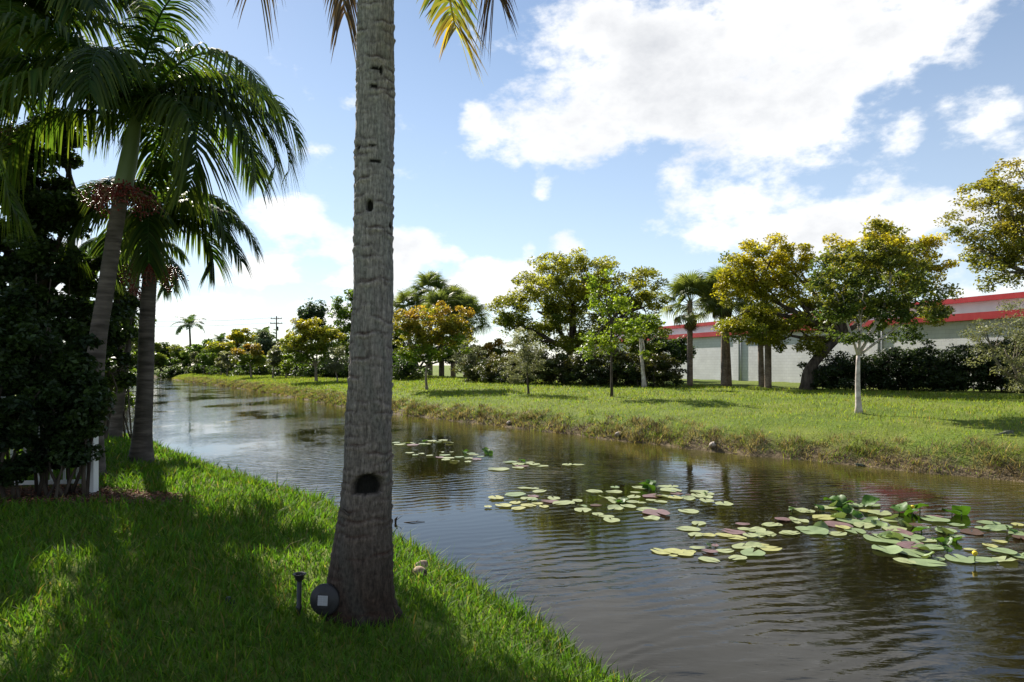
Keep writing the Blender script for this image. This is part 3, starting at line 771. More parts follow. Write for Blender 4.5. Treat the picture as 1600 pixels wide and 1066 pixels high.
def ring_trunk(path, r_of, step, amp, nside=28, per=6):
    """trunk with leaf-scar rings: path of points, radius function of height fraction"""
    L = sum(np.linalg.norm(np.array(path[i + 1]) - np.array(path[i])) for i in range(len(path) - 1))
    nr = max(8, int(L / step)); n = nr * per + 1
    pts = smooth_path(path, n); V = []; Fc = []
    tilt = rng.normal(0, .25, nr + 2)
    for i, p in enumerate(pts):
        f = i / (n - 1); k = (i % per) / per; ring = i // per
        prof = amp * (1 - k) ** 2 - amp * .9 * (k < .001)
        for j in range(nside):
            th = 2 * math.pi * j / nside
            w = 1 + .35 * math.sin(th * 2 + ring * 1.9) + .2 * math.sin(th * 5 + ring)
            r = r_of(f) + prof * w
            V.append((p[0] + r * math.cos(th), p[1] + r * math.sin(th), p[2] + .25 * step * tilt[ring] * math.cos(th + ring)))
    for i in range(n - 1):
        for j in range(nside):
            Fc.append((i * nside + j, i * nside + (j + 1) % nside, (i + 1) * nside + (j + 1) % nside, (i + 1) * nside + j))
    Fc.append(tuple((n - 1) * nside + j for j in range(nside)))
    return V, Fc

BERRY = noise_mat('red palm fruit', (.11, .008, .008), (.20, .018, .014), 20, 3, .4, 0, spec=.5)
def ico(r, c, p):
    V = []; Fc = []
    b = len(p.V); n = 6
    ring = [(.0, 1), (.8, .6), (.95, -.3), (.0, -1)]
    V = [(c[0], c[1], c[2] + r)]
    for (rr, zz) in ((.85, .45), (.85, -.45)):
        for k in range(n):
            th = 2 * math.pi * (k + (.5 if zz < 0 else 0)) / n; V.append((c[0] + r * rr * math.cos(th), c[1] + r * rr * math.sin(th), c[2] + r * zz))
    V.append((c[0], c[1], c[2] - r))
    Fc = [(0, 1 + k, 1 + (k + 1) % n) for k in range(n)] + [(1 + k, 1 + n + k, 1 + (k + 1) % n) for k in range(n)] + [(1 + (k + 1) % n, 1 + n + k, 1 + n + (k + 1) % n) for k in range(n)] + [(1 + n + k, 2 * n + 1, 1 + n + (k + 1) % n) for k in range(n)]
    p.add(V, Fc)

def christmas_palm(path_px, d, shaft, nf, length, label, fruits=2, r=.10, seed=0, extra=None, leaf=.62):
    """path_px: trunk photo points from base to the crown; shaft = share of the height that is green crownshaft"""
    base = hit(*path_px[0]) if d is None else None
    if d is None: d = base.y
    pts = [at(px, py, d) for px, py in path_px]; pts[0].z = float(gz(pts[0].x, pts[0].y))
    b0 = np.array(pts[0]); root = empty('christmas_palm', pts[0])
    loc = [np.array(p) - b0 for p in pts]; loc[0] = loc[0] - np.array([0, 0, .15])
    full = smooth_path(loc, 60); ns = int(60 * (1 - shaft))
    V, Fc = ring_trunk(full[:ns], lambda f: r * (1.0 + 1.0 * math.exp(-f * 13) - .22 * f), .07, .006, 20, 4)
    link('trunk', pmesh('trunk', V, Fc), MAT['palm_bark'], root, smooth=True)
    sp = full[ns - 1:]; m = len(sp)
    V, Fc = tube(sp, [r * (1.02 - .02 * i / m - .42 * (i / (m - 1)) ** 2.0) for i in range(m)], 16)
    link('crownshaft', pmesh('crownshaft', V, Fc), MAT['crownshaft'], root, smooth=True)
    top = full[-1]
    for k in range(nf):
        az = 2 * math.pi * (k * .382) + rng.normal(0, .2); age = k / (nf - 1)
        el = rad(80) - rad(48) * age + rng.normal(0, .08); curl = rad(118) + rad(42) * age + rng.normal(0, .15)
        ln = length * rng.uniform(.88, 1.08)
        path = arch(az, el, ln, curl, 16, top - np.array([0, 0, .02 + .1 * age]))
        V, Q, C = frond_mesh(path, 80, leaf, .034, droop=.85 + .4 * age, loosen=.12, fwd=.55, col=(.018, .044, .008) if rng.random() < .65 else (.045, .085, .010), vee=.45, r0=.024, start=.10, tipcol=(.10, .13, .02))
        link('frond', nmesh('frond', V, Q, C), MAT['palm'], root)
    for (az, el, ln, curl) in (extra or []):
        path = arch(az, el, ln, curl, 16, top); V, Q, C = frond_mesh(path, 80, leaf, .034, droop=1.0, loosen=.12, fwd=.55, col=(.018, .044, .008), vee=.4, r0=.024, start=.10, tipcol=(.10, .13, .02))
        link('frond', nmesh('frond', V, Q, C), MAT['palm'], root)
    sb = np.array(full[ns - 1])
    for k in range(fruits):
        az = 2 * math.pi * k / fruits + 2.6; cl = Parts(); st = Parts()
        for q in range(26):
            a2 = az + rng.normal(0, .45); e2 = rng.uniform(-.1, .5); ln = rng.uniform(.3, .6)
            p = arch(a2, e2, ln, rng.uniform(1.0, 1.9), 6, sb + np.array([0, 0, -.02])); st.tube(p, [.007, .006, .005, .004, .003, .002], 4)
            for pp in p[3:]:
                for _ in range(3): ico(rng.uniform(.011, .017), pp + rng.normal(0, .03, 3), cl)
        f = link('fruit_cluster', cl.mesh('fruit_cluster'), BERRY, root, smooth=True); f['kind'] = 'stuff'
        link('stalk', st.mesh('stalk'), MAT['husk'], f)
    tag(root, label, 'palm tree')
    return root

christmas_palm([(140, 742), (150, 560), (166, 450), (184, 335), (200, 255), (213, 180)], 9.2, .30, 16, 2.5, 'tallest red fruited palm with a curving trunk rising out of the shrubs', 3, .115, 1,
               extra=[(rad(80), rad(42), 2.75, rad(140)), (rad(65), rad(58), 2.8, rad(140)), (rad(100), rad(25), 2.4, rad(120))], leaf=.60)
christmas_palm([(219, 722), (226, 620), (230, 500), (235, 420), (241, 345)], None, .22, 11, 1.8, 'dark red fruited palm standing alone on the lawn near the water', 3, .135, 2,
               extra=[(rad(85), rad(35), 2.0, rad(115)), (rad(95), rad(15), 1.8, rad(90))], leaf=.48)
christmas_palm([(176, 684), (190, 600), (200, 520), (208, 455), (212, 400)], None, .22, 9, 1.4, 'thinner leaning palm behind the lone palm near the water', 2, .115, 3, leaf=.42)
christmas_palm([(-70, 760), (-50, 500), (-25, 250), (15, 60)], 9.8, .20, 13, 2.6, 'palm deep in the shrubs at the fence with its crown high up', 2, .11, 4, leaf=.62, extra=[(rad(70), rad(40), 2.7, rad(110)), (rad(95), rad(55), 2.8, rad(120)), (rad(120), rad(45), 2.6, rad(110)), (rad(60), rad(65), 2.9, rad(120))])

# coconut palm in the foreground
def coconut_palm():
    root = empty('coconut_palm', PALM); d = PALM.y; k = d / F; b0 = np.array(PALM)
    # trunk outline read from the photo: row, left edge, right edge
    rows = [(985, 500, 636), (966, 506, 622), (940, 510, 616), (900, 514, 614), (850, 521, 612), (800, 531, 611), (750, 536, 611), (690, 540, 611), (620, 544, 612), (560, 547, 612), (440, 553, 613), (330, 555, 614), (200, 556, 615), (100, 558, 615), (0, 560, 615), (-120, 563, 615), (-300, 568, 614), (-480, 573, 613)]
    hs = np.array([-(r[0] - 570) * k + EYE for r in rows]); cx = np.array([((r[1] + r[2]) / 2 - 800) * k for r in rows]); rr = np.array([(r[2] - r[1]) / 2 * k for r in rows])
    z0 = PALM.z - .10; z1 = hs[-1]; H = z1 - z0
    zz = np.arange(z0, z1, .0105); ns = 108
    th = np.linspace(0, 2 * np.pi, ns, endpoint=False)
    # ring scars at uneven spacing
    ringz = [z0 + .12]; i = 0
    while ringz[-1] < z1: ringz.append(ringz[-1] + rng.uniform(.042, .092) * (1.0 if ringz[-1] > PALM.z + 1.0 else .85))
    ringz = np.array(ringz); ramp = rng.uniform(.35, 1.3, len(ringz)); rtil = rng.normal(0, .02, len(ringz)); rph = rng.uniform(0, 6.28, len(ringz))
    Z, TH = np.meshgrid(zz, th, indexing='ij')
    R = np.interp(Z, hs, rr); R0 = R.copy()
    dark = np.zeros_like(Z); lipc = np.zeros_like(Z)
    for q, (rz, am, ti, ph) in enumerate(zip(ringz, ramp, rtil, rph)):
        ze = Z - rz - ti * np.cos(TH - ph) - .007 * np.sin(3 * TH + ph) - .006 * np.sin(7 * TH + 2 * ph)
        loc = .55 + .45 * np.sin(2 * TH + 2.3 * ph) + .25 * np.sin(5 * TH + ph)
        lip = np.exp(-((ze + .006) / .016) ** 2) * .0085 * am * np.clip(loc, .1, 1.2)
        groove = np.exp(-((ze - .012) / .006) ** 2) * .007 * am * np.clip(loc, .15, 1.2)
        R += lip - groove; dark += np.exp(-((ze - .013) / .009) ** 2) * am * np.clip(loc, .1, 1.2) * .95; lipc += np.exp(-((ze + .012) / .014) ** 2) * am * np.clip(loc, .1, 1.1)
    nzv = rng.normal(0, 1, Z.shape)
    strk = rng.normal(0, 1, (1, ns)); vs = np.repeat(strk, len(zz), 0)
    for _ in range(3): nzv = (nzv + np.roll(nzv, 1, 0) + np.roll(nzv, -1, 0) + np.roll(nzv, 2, 0) + np.roll(nzv, -2, 0)) / 5 * 1.6
    # vertical fibre cracks, broken up along the height
    seg = (Z * 9).astype(int) % 97; cr = np.sin(TH * 31 + seg * 2.1) * np.sin(TH * 13 + seg)
    R += nzv * .0011 + .0012 * cr + .003 * np.sin(TH * 3 + Z * 5) + .002 * np.sin(TH * 5 - Z * 11)
    # flared root base, a rotted hollow and a few chips
    fl = np.clip((PALM.z + .16 - Z) / .26, 0, 1); R += fl ** 2 * (.05 + .03 * np.sin(TH * 7 + 1) + .02 * np.sin(TH * 13)) 
    def dent(px, py, wx, wz, depth, shape=None):
        zc = EYE - (py - 570) * k; ang = -math.pi / 2 + math.asin(max(-1, min(1, ((px - 800) * k - np.interp(zc, hs[::-1] if hs[0] > hs[-1] else hs, cx[::-1] if hs[0] > hs[-1] else cx)) / np.interp(zc, hs, rr))))
        dth = (TH - ang + np.pi) % (2 * np.pi) - np.pi; u = dth * R0 / (wx * k); v = (Z - zc) / (wz * k)
        m = u * u + v * v
        if shape == 'arch': m = np.where(v < -.35, m + 40 * (v + .35) ** 2 + .25 * np.sin(u * 9) * (v < -.3), m)
        f = 1 / (1 + np.exp(np.clip((m - 1) * 22, -60, 60))); return f, depth * f
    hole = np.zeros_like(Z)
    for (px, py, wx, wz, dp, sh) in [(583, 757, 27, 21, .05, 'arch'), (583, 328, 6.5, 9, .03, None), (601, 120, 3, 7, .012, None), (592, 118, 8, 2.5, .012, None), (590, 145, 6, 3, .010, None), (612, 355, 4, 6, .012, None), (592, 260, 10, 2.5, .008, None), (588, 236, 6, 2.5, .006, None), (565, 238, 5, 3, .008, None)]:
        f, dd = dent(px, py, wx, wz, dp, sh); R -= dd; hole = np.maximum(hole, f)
    X = np.interp(Z, hs, cx) + R * np.cos(TH); Y = d + R * np.sin(TH)
    V = np.stack([X, Y, Z], -1).reshape(-1, 3) - b0
    nz_, = (len(zz),); i = np.arange(nz_ - 1)[:, None] * ns + np.arange(ns)[None, :]; j = np.arange(nz_ - 1)[:, None] * ns + ((np.arange(ns) + 1) % ns)[None, :]
    Q = np.stack([i, j, j + ns, i + ns], -1).reshape(-1, 4)
    # bark colour: grey above, brown red scars, wet dark fibre at the foot
    hgt = np.clip((Z - PALM.z) / 1.6, 0, 1)
    n1 = .5 + .5 * np.sin(TH * 4 + Z * 7 + 2 * np.sin(Z * 3.1 + TH)); lich = np.clip(n1 - .55, 0, 1) * 1.4
    C = np.zeros(Z.shape + (3,))
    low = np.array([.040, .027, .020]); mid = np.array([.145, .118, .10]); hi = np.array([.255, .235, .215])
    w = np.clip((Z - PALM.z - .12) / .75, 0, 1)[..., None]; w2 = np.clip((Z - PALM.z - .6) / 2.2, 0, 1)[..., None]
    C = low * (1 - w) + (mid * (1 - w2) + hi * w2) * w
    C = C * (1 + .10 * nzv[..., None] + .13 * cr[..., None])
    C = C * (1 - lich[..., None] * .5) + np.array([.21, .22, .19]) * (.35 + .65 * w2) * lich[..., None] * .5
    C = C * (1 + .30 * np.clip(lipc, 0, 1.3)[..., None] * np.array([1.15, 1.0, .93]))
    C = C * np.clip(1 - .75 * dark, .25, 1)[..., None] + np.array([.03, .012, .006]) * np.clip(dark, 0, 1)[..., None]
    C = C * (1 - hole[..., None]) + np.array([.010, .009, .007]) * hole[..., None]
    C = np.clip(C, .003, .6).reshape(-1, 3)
    m, nt, out = mat_new('coconut bark'); N = nt.nodes; L = nt.links
    a = N.new('ShaderNodeAttribute'); a.attribute_name = 'Col'
    tc = N.new('ShaderNodeTexCoord'); mp = N.new('ShaderNodeMapping'); mp.inputs['Scale'].default_value = (1, 1, .30); L.new(tc.outputs['Object'], mp.inputs[0])
    n1 = N.new('ShaderNodeTexNoise'); n1.inputs['Scale'].default_value = 95; n1.inputs['Detail'].default_value = 6; L.new(mp.outputs[0], n1.inputs['Vector'])
    n2 = N.new('ShaderNodeTexNoise'); n2.inputs['Scale'].default_value = 38; n2.inputs['Detail'].default_value = 9; n2.inputs['Roughness'].default_value = .65; L.new(tc.outputs['Object'], n2.inputs['Vector'])
    mm = N.new('ShaderNodeMath'); mm.operation = 'ADD'; L.new(n1.outputs['Fac'], mm.inputs[0]); L.new(n2.outputs['Fac'], mm.inputs[1])
    rg = N.new('ShaderNodeMapRange'); L.new(mm.outputs[0], rg.inputs[0]); rg.inputs[1].default_value = .75; rg.inputs[2].default_value = 1.25; rg.inputs[3].default_value = .55; rg.inputs[4].default_value = 1.38
    mu = N.new('ShaderNodeVectorMath'); mu.operation = 'SCALE'; L.new(a.outputs[0], mu.inputs[0]); L.new(rg.outputs[0], mu.inputs['Scale'])
    p = N.new('ShaderNodeBsdfPrincipled'); L.new(mu.outputs[0], p.inputs['Base Color']); p.inputs['Roughness'].default_value = .92; p.inputs['Specular IOR Level'].default_value = .2
    b = N.new('ShaderNodeBump'); b.inputs['Strength'].default_value = .8; b.inputs['Distance'].default_value = .008; L.new(mm.outputs[0], b.inputs['Height']); L.new(b.outputs[0], p.inputs['Normal']); L.new(p.outputs[0], out.inputs[0])
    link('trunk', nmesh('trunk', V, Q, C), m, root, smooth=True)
    # crown above the frame, with the oldest leaves hanging into view
    top = np.array([cx[-1], d, z1]) - b0
    for q in range(15):
        az = q * 2.4 + .3; age = q / 14; el = rad(80) - rad(58) * age
        path = arch(az, el, 3.0 * rng.uniform(.9, 1.05), rad(60) + rad(30) * age, 16, top - np.array([0, 0, .1 * age]))
        V, Q, C = frond_mesh(path, 46, .62, .036, droop=.45, fwd=.55, col=(.05, .085, .014), vee=.2, r0=.034, start=.22, tipcol=(.14, .12, .03))
        link('frond', nmesh('frond', V, Q, C), MAT['palm'], root)
    def hang(pp, nl, ll, lw, col, tip, mat, lab=None, droop=.6, fwd=.8, dy=0.0, tw=0.0, st=.25):
        pts = [top] + [np.array(at(px, py, d + dd)) - b0 for (px, py, dd) in pp]
        path = smooth_path(pts, 22)
        V, Q, C = frond_mesh(path, nl, ll, lw, droop=droop, fwd=fwd, col=col, vee=.05, r0=.026, start=st, tipcol=tip, colvar=.45, twist=tw, loosen=.10, len_prof=lambda u: np.clip(1.15 - .55 * u, .3, 1))
        o = link('frond', nmesh('frond', V, Q, C), MAT[mat], root)
        if lab: o['label'] = lab
    hang([(640, -620, -.1), (690, -320, -.15), (694, -90, -.2), (704, 5, -.25), (712, 45, -.25)], 46, .50, .017, (.17, .155, .018), (.16, .09, .02), 'palm', 'yellowing frond hanging over the water side', fwd=.5, droop=.30)
    hang([(700, -560, .3), (745, -280, .5), (765, -80, .5), (772, -10, .5)], 46, .50, .015, (.10, .06, .025), (.12, .06, .03), 'dead_frond', 'dry brown frond tip', droop=.7)
    hang([(555, -560, -.1), (536, -330, .1), (530, -120, .15), (538, 20, .15)], 95, .36, .016, (.12, .08, .05), (.16, .12, .08), 'dead_frond', 'dead brown frond hanging against the trunk', droop=.9, fwd=1.0)
    hang([(500, -620, .2), (440, -420, .3), (412, -180, .3), (400, -30, .3)], 60, .50, .015, (.10, .085, .02), (.16, .09, .03), 'dead_frond', 'drying brownish frond hanging over the lawn side', droop=.8)
    # metal strap end nailed to the bark
    zc = EYE - (800 - 570) * k; s = Parts(); c0 = np.array(at(531, 794, d - .12)) - b0; c1 = np.array(at(545, 806, d - .19)) - b0
    s.tube([c0, (c0 + c1) / 2, c1], [.007, .008, .007], 6)
    link('nailed_strap', s.mesh('nailed_strap'), MAT['dark_bark'], root)
    tag(root, 'large ringed coconut palm trunk in the foreground with fronds hanging from above', 'palm tree')
coconut_palm()

# sabal palms on the far bank
def fan_mesh(nseg=26, pet=.9, ln=.85, spread=1.9, droop=.5, col=(.05, .085, .02), colvar=.2):
    V = []; Fc = []; C = []
    pv, pf = tube([(0, 0, 0), (pet * .5, 0, .03), (pet, 0, -.02)], [.018, .014, .010], 4)
    V += [tuple(v) for v in pv]; Fc += pf; C += [tuple(np.array(col) * 1.4)] * len(pv)
    for i in range(nseg):
        th = -spread + 2 * spread * i / (nseg - 1); l = ln * (1 - .25 * abs(th) / spread) * random.uniform(.9, 1.08); w = .022
        cc = tuple(np.array(col) * math.exp(random.gauss(0, colvar))); b = len(V)
        for (k, ww) in ((.0, .5), (.5, 1.3), (.8, .8), (1.0, .1)):
            x = pet + math.cos(th) * l * k - .1 * k * k; y = math.sin(th) * l * k; z = -.02 + .10 * math.sin(k * 3) - droop * l * max(0, k - .35) ** 2 - .12 * abs(math.sin(th)) * k
            V += [(x + math.sin(th) * w * ww, y - math.cos(th) * w * ww, z), (x - math.sin(th) * w * ww, y + math.cos(th) * w * ww, z + .01)]; C += [cc, cc]
        for q in range(3): Fc.append((b + 2 * q, b + 2 * q + 1, b + 2 * q + 3, b + 2 * q + 2))
    return pmesh('fan', V, Fc, C)
FANS = [fan_mesh(col=c, droop=dr) for c, dr in (((.085, .11, .03), .5), ((.11, .13, .035), .8), ((.06, .085, .025), 1.0))]
DEADF = [fan_mesh(nseg=18, ln=.75, spread=.75, droop=.9, col=(.16, .12, .07)), fan_mesh(nseg=18, ln=.7, spread=.6, droop=1.1, col=(.11, .08, .05))]
def sabal(base, topz, r, label, size=1.0, nf=30, dead=12, lean=(0, 0), group='sabal palms on the far bank'):
    root = empty('sabal_palm', base); h = topz - base.z
    path = [np.array([0, 0, -.12]), np.array([lean[0] * .4, lean[1] * .4, h * .5]), np.array([lean[0], lean[1], h])]
    V, Fc = ring_trunk(path, lambda f: r * (1.12 - .18 * f), .12, .010, 14, 3)
    link('trunk', pmesh('trunk', V, Fc), MAT['sabal_bark'], root, smooth=True)
    for k in range(nf + dead):
        dd = k >= nf; age = (k % nf) / nf
        az = k * 2.4 + random.gauss(0, .2); el = (rad(85) - rad(115) * age if not dd else rad(-72) + random.gauss(0, .22)) + random.gauss(0, .1)
        me = random.choice(DEADF if dd else FANS)
        o = link('frond', me, MAT['dead_frond' if dd else 'palm'], root)
        if dd and k % 2: o.data = random.choice(DEADF)
        o.rotation_euler = (random.gauss(0, .3), -el, az); o.location = (lean[0] + .03 * math.cos(az), lean[1] + .03 * math.sin(az), h - .05 - (.25 * random.random() if dd else .22 * age))
        o.scale = (size * (random.uniform(.6, .95) if dd else 1),) * 3
    return tag(root, label, 'palm tree', group)
for (px, py, topy, dpt, r, lab, ln, sz) in [
        (1078, 604, 470, 0, .15, 'sabal palm standing singly between the long hedge and the other sabals', (0, 0), 1.15),
        (1131, 604, 462, 0, .16, 'sabal palm with a thick brown trunk and bright fans before the grey wall', (.05, 0), 1.15),
        (1140, 604, 455, .6, .13, 'slimmer grey sabal palm close behind the thick one', (-.3, .2), 1.05),
        (1190, 606, 500, .8, .14, 'slimmer sabal palm of the pair under the yellow tree', (0, .3), .8),
        (1200, 607, 505, 0, .16, 'thicker sabal palm of the pair under the yellow tree', (0, 0), .8)]:
    b = hit(px, py, True); b.y += dpt; b.x += dpt * (px - 800) / F; b.z = float(gz(b.x, b.y)); k = b.y / F
    sabal(b, EYE + (570 - topy) * k, r, lab, sz, lean=ln)
for (px, d, topy, lab) in [(672, 70, 462, 'tall sabal palm rising above the orange topped tree'), (708, 68, 485, 'lower sabal palm beside the tall one above the orange topped tree'),
                           (640, 72, 488, 'sabal palm behind the dark evergreen, farthest from the small silvery oak'), (690, 66, 492, 'sabal palm half sunk in the orange topped tree'), (728, 66, 500, 'sabal palm over the shoulder of the orange topped tree, towards the silvery oak')]:
    b = at(px, 585, d); b.z = float(gz(b.x, b.y)); sabal(b, EYE + (570 - topy) * d / F, .24, lab, 1.75, 26, 6)
# distant coconut palm
def far_palm(px, d, topy, ln, label, nf=13):
    b = at(px, 580, d); b.z = float(gz(b.x, b.y)); root = empty('distant_palm', b); h = EYE + (570 - topy) * d / F - b.z
    V, Fc = ring_trunk([np.array([0, 0, -.1]), np.array([.2, 0, h * .5]), np.array([0, 0, h])], lambda f: .22 * (1.1 - .4 * f), .3, .01, 10, 3)
    link('trunk', pmesh('trunk', V, Fc), MAT['palm_bark'], root, smooth=True)
    for k in range(nf):
        age = k / nf; path = arch(k * 2.4, rad(75) - rad(75) * age, ln, rad(70) + rad(25) * age, 10, (0, 0, h))
        V, Q, C = frond_mesh(path, 26, ln * .3, .16, droop=.5, fwd=.6, col=(.045, .08, .025), r0=.04, start=.15, segs=2); link('frond', nmesh('frond', V, Q, C), MAT['palm'], root)
    tag(root, label, 'palm tree')
far_palm(296, 130, 508, 3.4, 'tall distant coconut palm against the sky at the canal end')
far_palm(412, 112, 525, 2.6, 'shaggy palm top beside the utility pole', 15)
far_palm(345, 125, 532, 2.4, 'low distant palm top between yellowish trees', 12)

# ------------------------------------------------------------------ shrubs and trees by the fence
def near_lobes(L):
    return [(at(px, py, d), rx * d / F, rx * d / F * .8, ry * d / F) for (px, py, rx, ry, d) in L]
SHR = ((.016, .032, .010), (.024, .045, .012), (.034, .06, .014))
def build_near_shrubs():
    make_hedge('shrub', near_lobes([(110, 640, 46, 60, 7.7), (95, 700, 48, 45, 7.6), (125, 580, 40, 50, 7.9), (70, 590, 40, 50, 7.7), (138, 645, 22, 58, 7.6), (85, 722, 40, 20, 7.5)]), 'leafy dark shrub beside the white fence post', 9000, .07, SHR, mat='leaf_gloss', clump=.16, stems=2, cat='shrub', shell=.15)
    make_hedge('shrub', near_lobes([(20, 660, 50, 80, 7.3), (0, 560, 60, 70, 7.5), (50, 520, 50, 60, 7.8), (-50, 600, 60, 90, 7.3), (10, 735, 45, 26, 7.3)]), 'tall dark shrub at the fence end away from the water', 12000, .072, SHR, mat='leaf_gloss', clump=.17, stems=2, cat='shrub', shell=.15)
    make_hedge('shrub', near_lobes([(110, 500, 50, 60, 9.6), (60, 440, 60, 70, 9.8), (0, 470, 60, 80, 9.8), (150, 540, 40, 50, 10.2), (-70, 480, 70, 120, 9.8), (100, 620, 60, 90, 9.8), (20, 620, 80, 110, 9.8), (-90, 620, 80, 110, 9.5)]), 'dense dark hedge behind the white fence', 26000, .085, SHR, mat='leaf_gloss', clump=.22, stems=4, cat='shrub', shell=.25)
    make_hedge('shrub', near_lobes([(175, 560, 34, 50, 15.5), (195, 610, 20, 24, 16), (160, 620, 30, 40, 16), (205, 520, 24, 34, 15.5)]), 'green shrub behind the thinner leaning palm', 4200, .085, GRN, mat='leaf_gloss', clump=.26, stems=4, cat='shrub', shell=.25)
    b = at(60, 740, 10.8); b.z = float(gz(b.x, b.y))
    make_tree('broadleaf_tree', b, near_lobes([(60, 300, 60, 60, 10.5), (20, 250, 60, 60, 10.8), (110, 330, 40, 50, 10.5), (40, 380, 70, 60, 10.6), (-40, 330, 70, 90, 10.5), (120, 420, 40, 50, 10.8), (90, 215, 50, 40, 11.0)]), 'dark broadleaf tree filling the gap between the palms and the fence', r0=.14, leaves=19000, size=.095, pal=((.022, .042, .010), (.034, .06, .013), (.05, .08, .016)), clump=.24, nbr=60, bark='dark_bark', mat='leaf_gloss', shell=.3)
    b = at(160, 640, 14.0); b.z = float(gz(b.x, b.y))
    make_tree('understory_tree', b, near_lobes([(150, 480, 46, 60, 13.6), (190, 530, 26, 50, 14.2), (172, 420, 36, 44, 13.8), (120, 560, 40, 60, 13.6), (205, 480, 22, 30, 14.4), (175, 590, 30, 34, 14.2)]), 'leafy dark understory tree filling the space between the palm trunks', r0=.09, leaves=6500, size=.10, pal=((.026, .048, .012), (.04, .07, .014), (.06, .09, .016)), clump=.28, nbr=40, bark='dark_bark', mat='leaf_gloss', shell=.25)
    for (px, d, L, lab) in [(200, 52, [(200, 545, 26, 30), (180, 560, 24, 26), (215, 575, 14, 14)], 'light green tree on the near bank beyond the palms'), (228, 75, [(230, 552, 22, 18), (245, 562, 14, 12)], 'small tree on the near bank by the canal bend')]:
        b = at(px, 580, d); b.z = float(gz(b.x, b.y))
        make_tree('bank_tree', b, px_lobes(d, L), lab, r0=.2, leaves=2600, size=.0045 * d, pal=GRN, topcol=(.15, .16, .03), clump=.5, nbr=12)
build_near_shrubs()

# ------------------------------------------------------------------ white fence
def build_fence():
    b = hit(141, 773); root = empty('white_fence', b, rad(8)); g = 0.0
    def piece(name, x0, x1, y0, y1, z0, z1, bev=.004):
        p = Parts(); p.box(x0, x1, y0, y1, z0, z1); o = link(name, p.mesh(name), MAT['white'], root)
        m = o.modifiers.new('bevel', 'BEVEL'); m.width = bev; m.segments = 2; return o
    run = 6.2
    for i, x in enumerate((0, -2.1, -4.2, -6.2)):
        piece('post', x - .065, x + .065, -.065, .065, -.2, 1.20)
        p = Parts(); p.box(x - .08, x + .08, -.08, .08, 1.202, 1.23); p.add([(x - .075, -.075, 1.23), (x + .075, -.075, 1.23), (x + .075, .075, 1.23), (x - .075, .075, 1.23), (x, 0, 1.28)], [(0, 1, 4), (1, 2, 4), (2, 3, 4), (3, 0, 4)])
        link('post_cap', p.mesh('post_cap'), MAT['white'], root)
    xs = [0, -2.1, -4.2, -6.2]
    for a, c in zip(xs[:-1], xs[1:]):
        for z in (.13, .95, 1.10): piece('rail', c + .063, a - .063, -.022, .022, z, z + .045)
        n = 15
        for k in range(1, n):
            x = a + (c - a) * k / n; piece('picket', x - .011, x + .011, -.011, .011, .176, .949, .002)
            
    tag(root, 'white metal picket fence behind the shrubs with a square end post', 'fence')
build_fence()

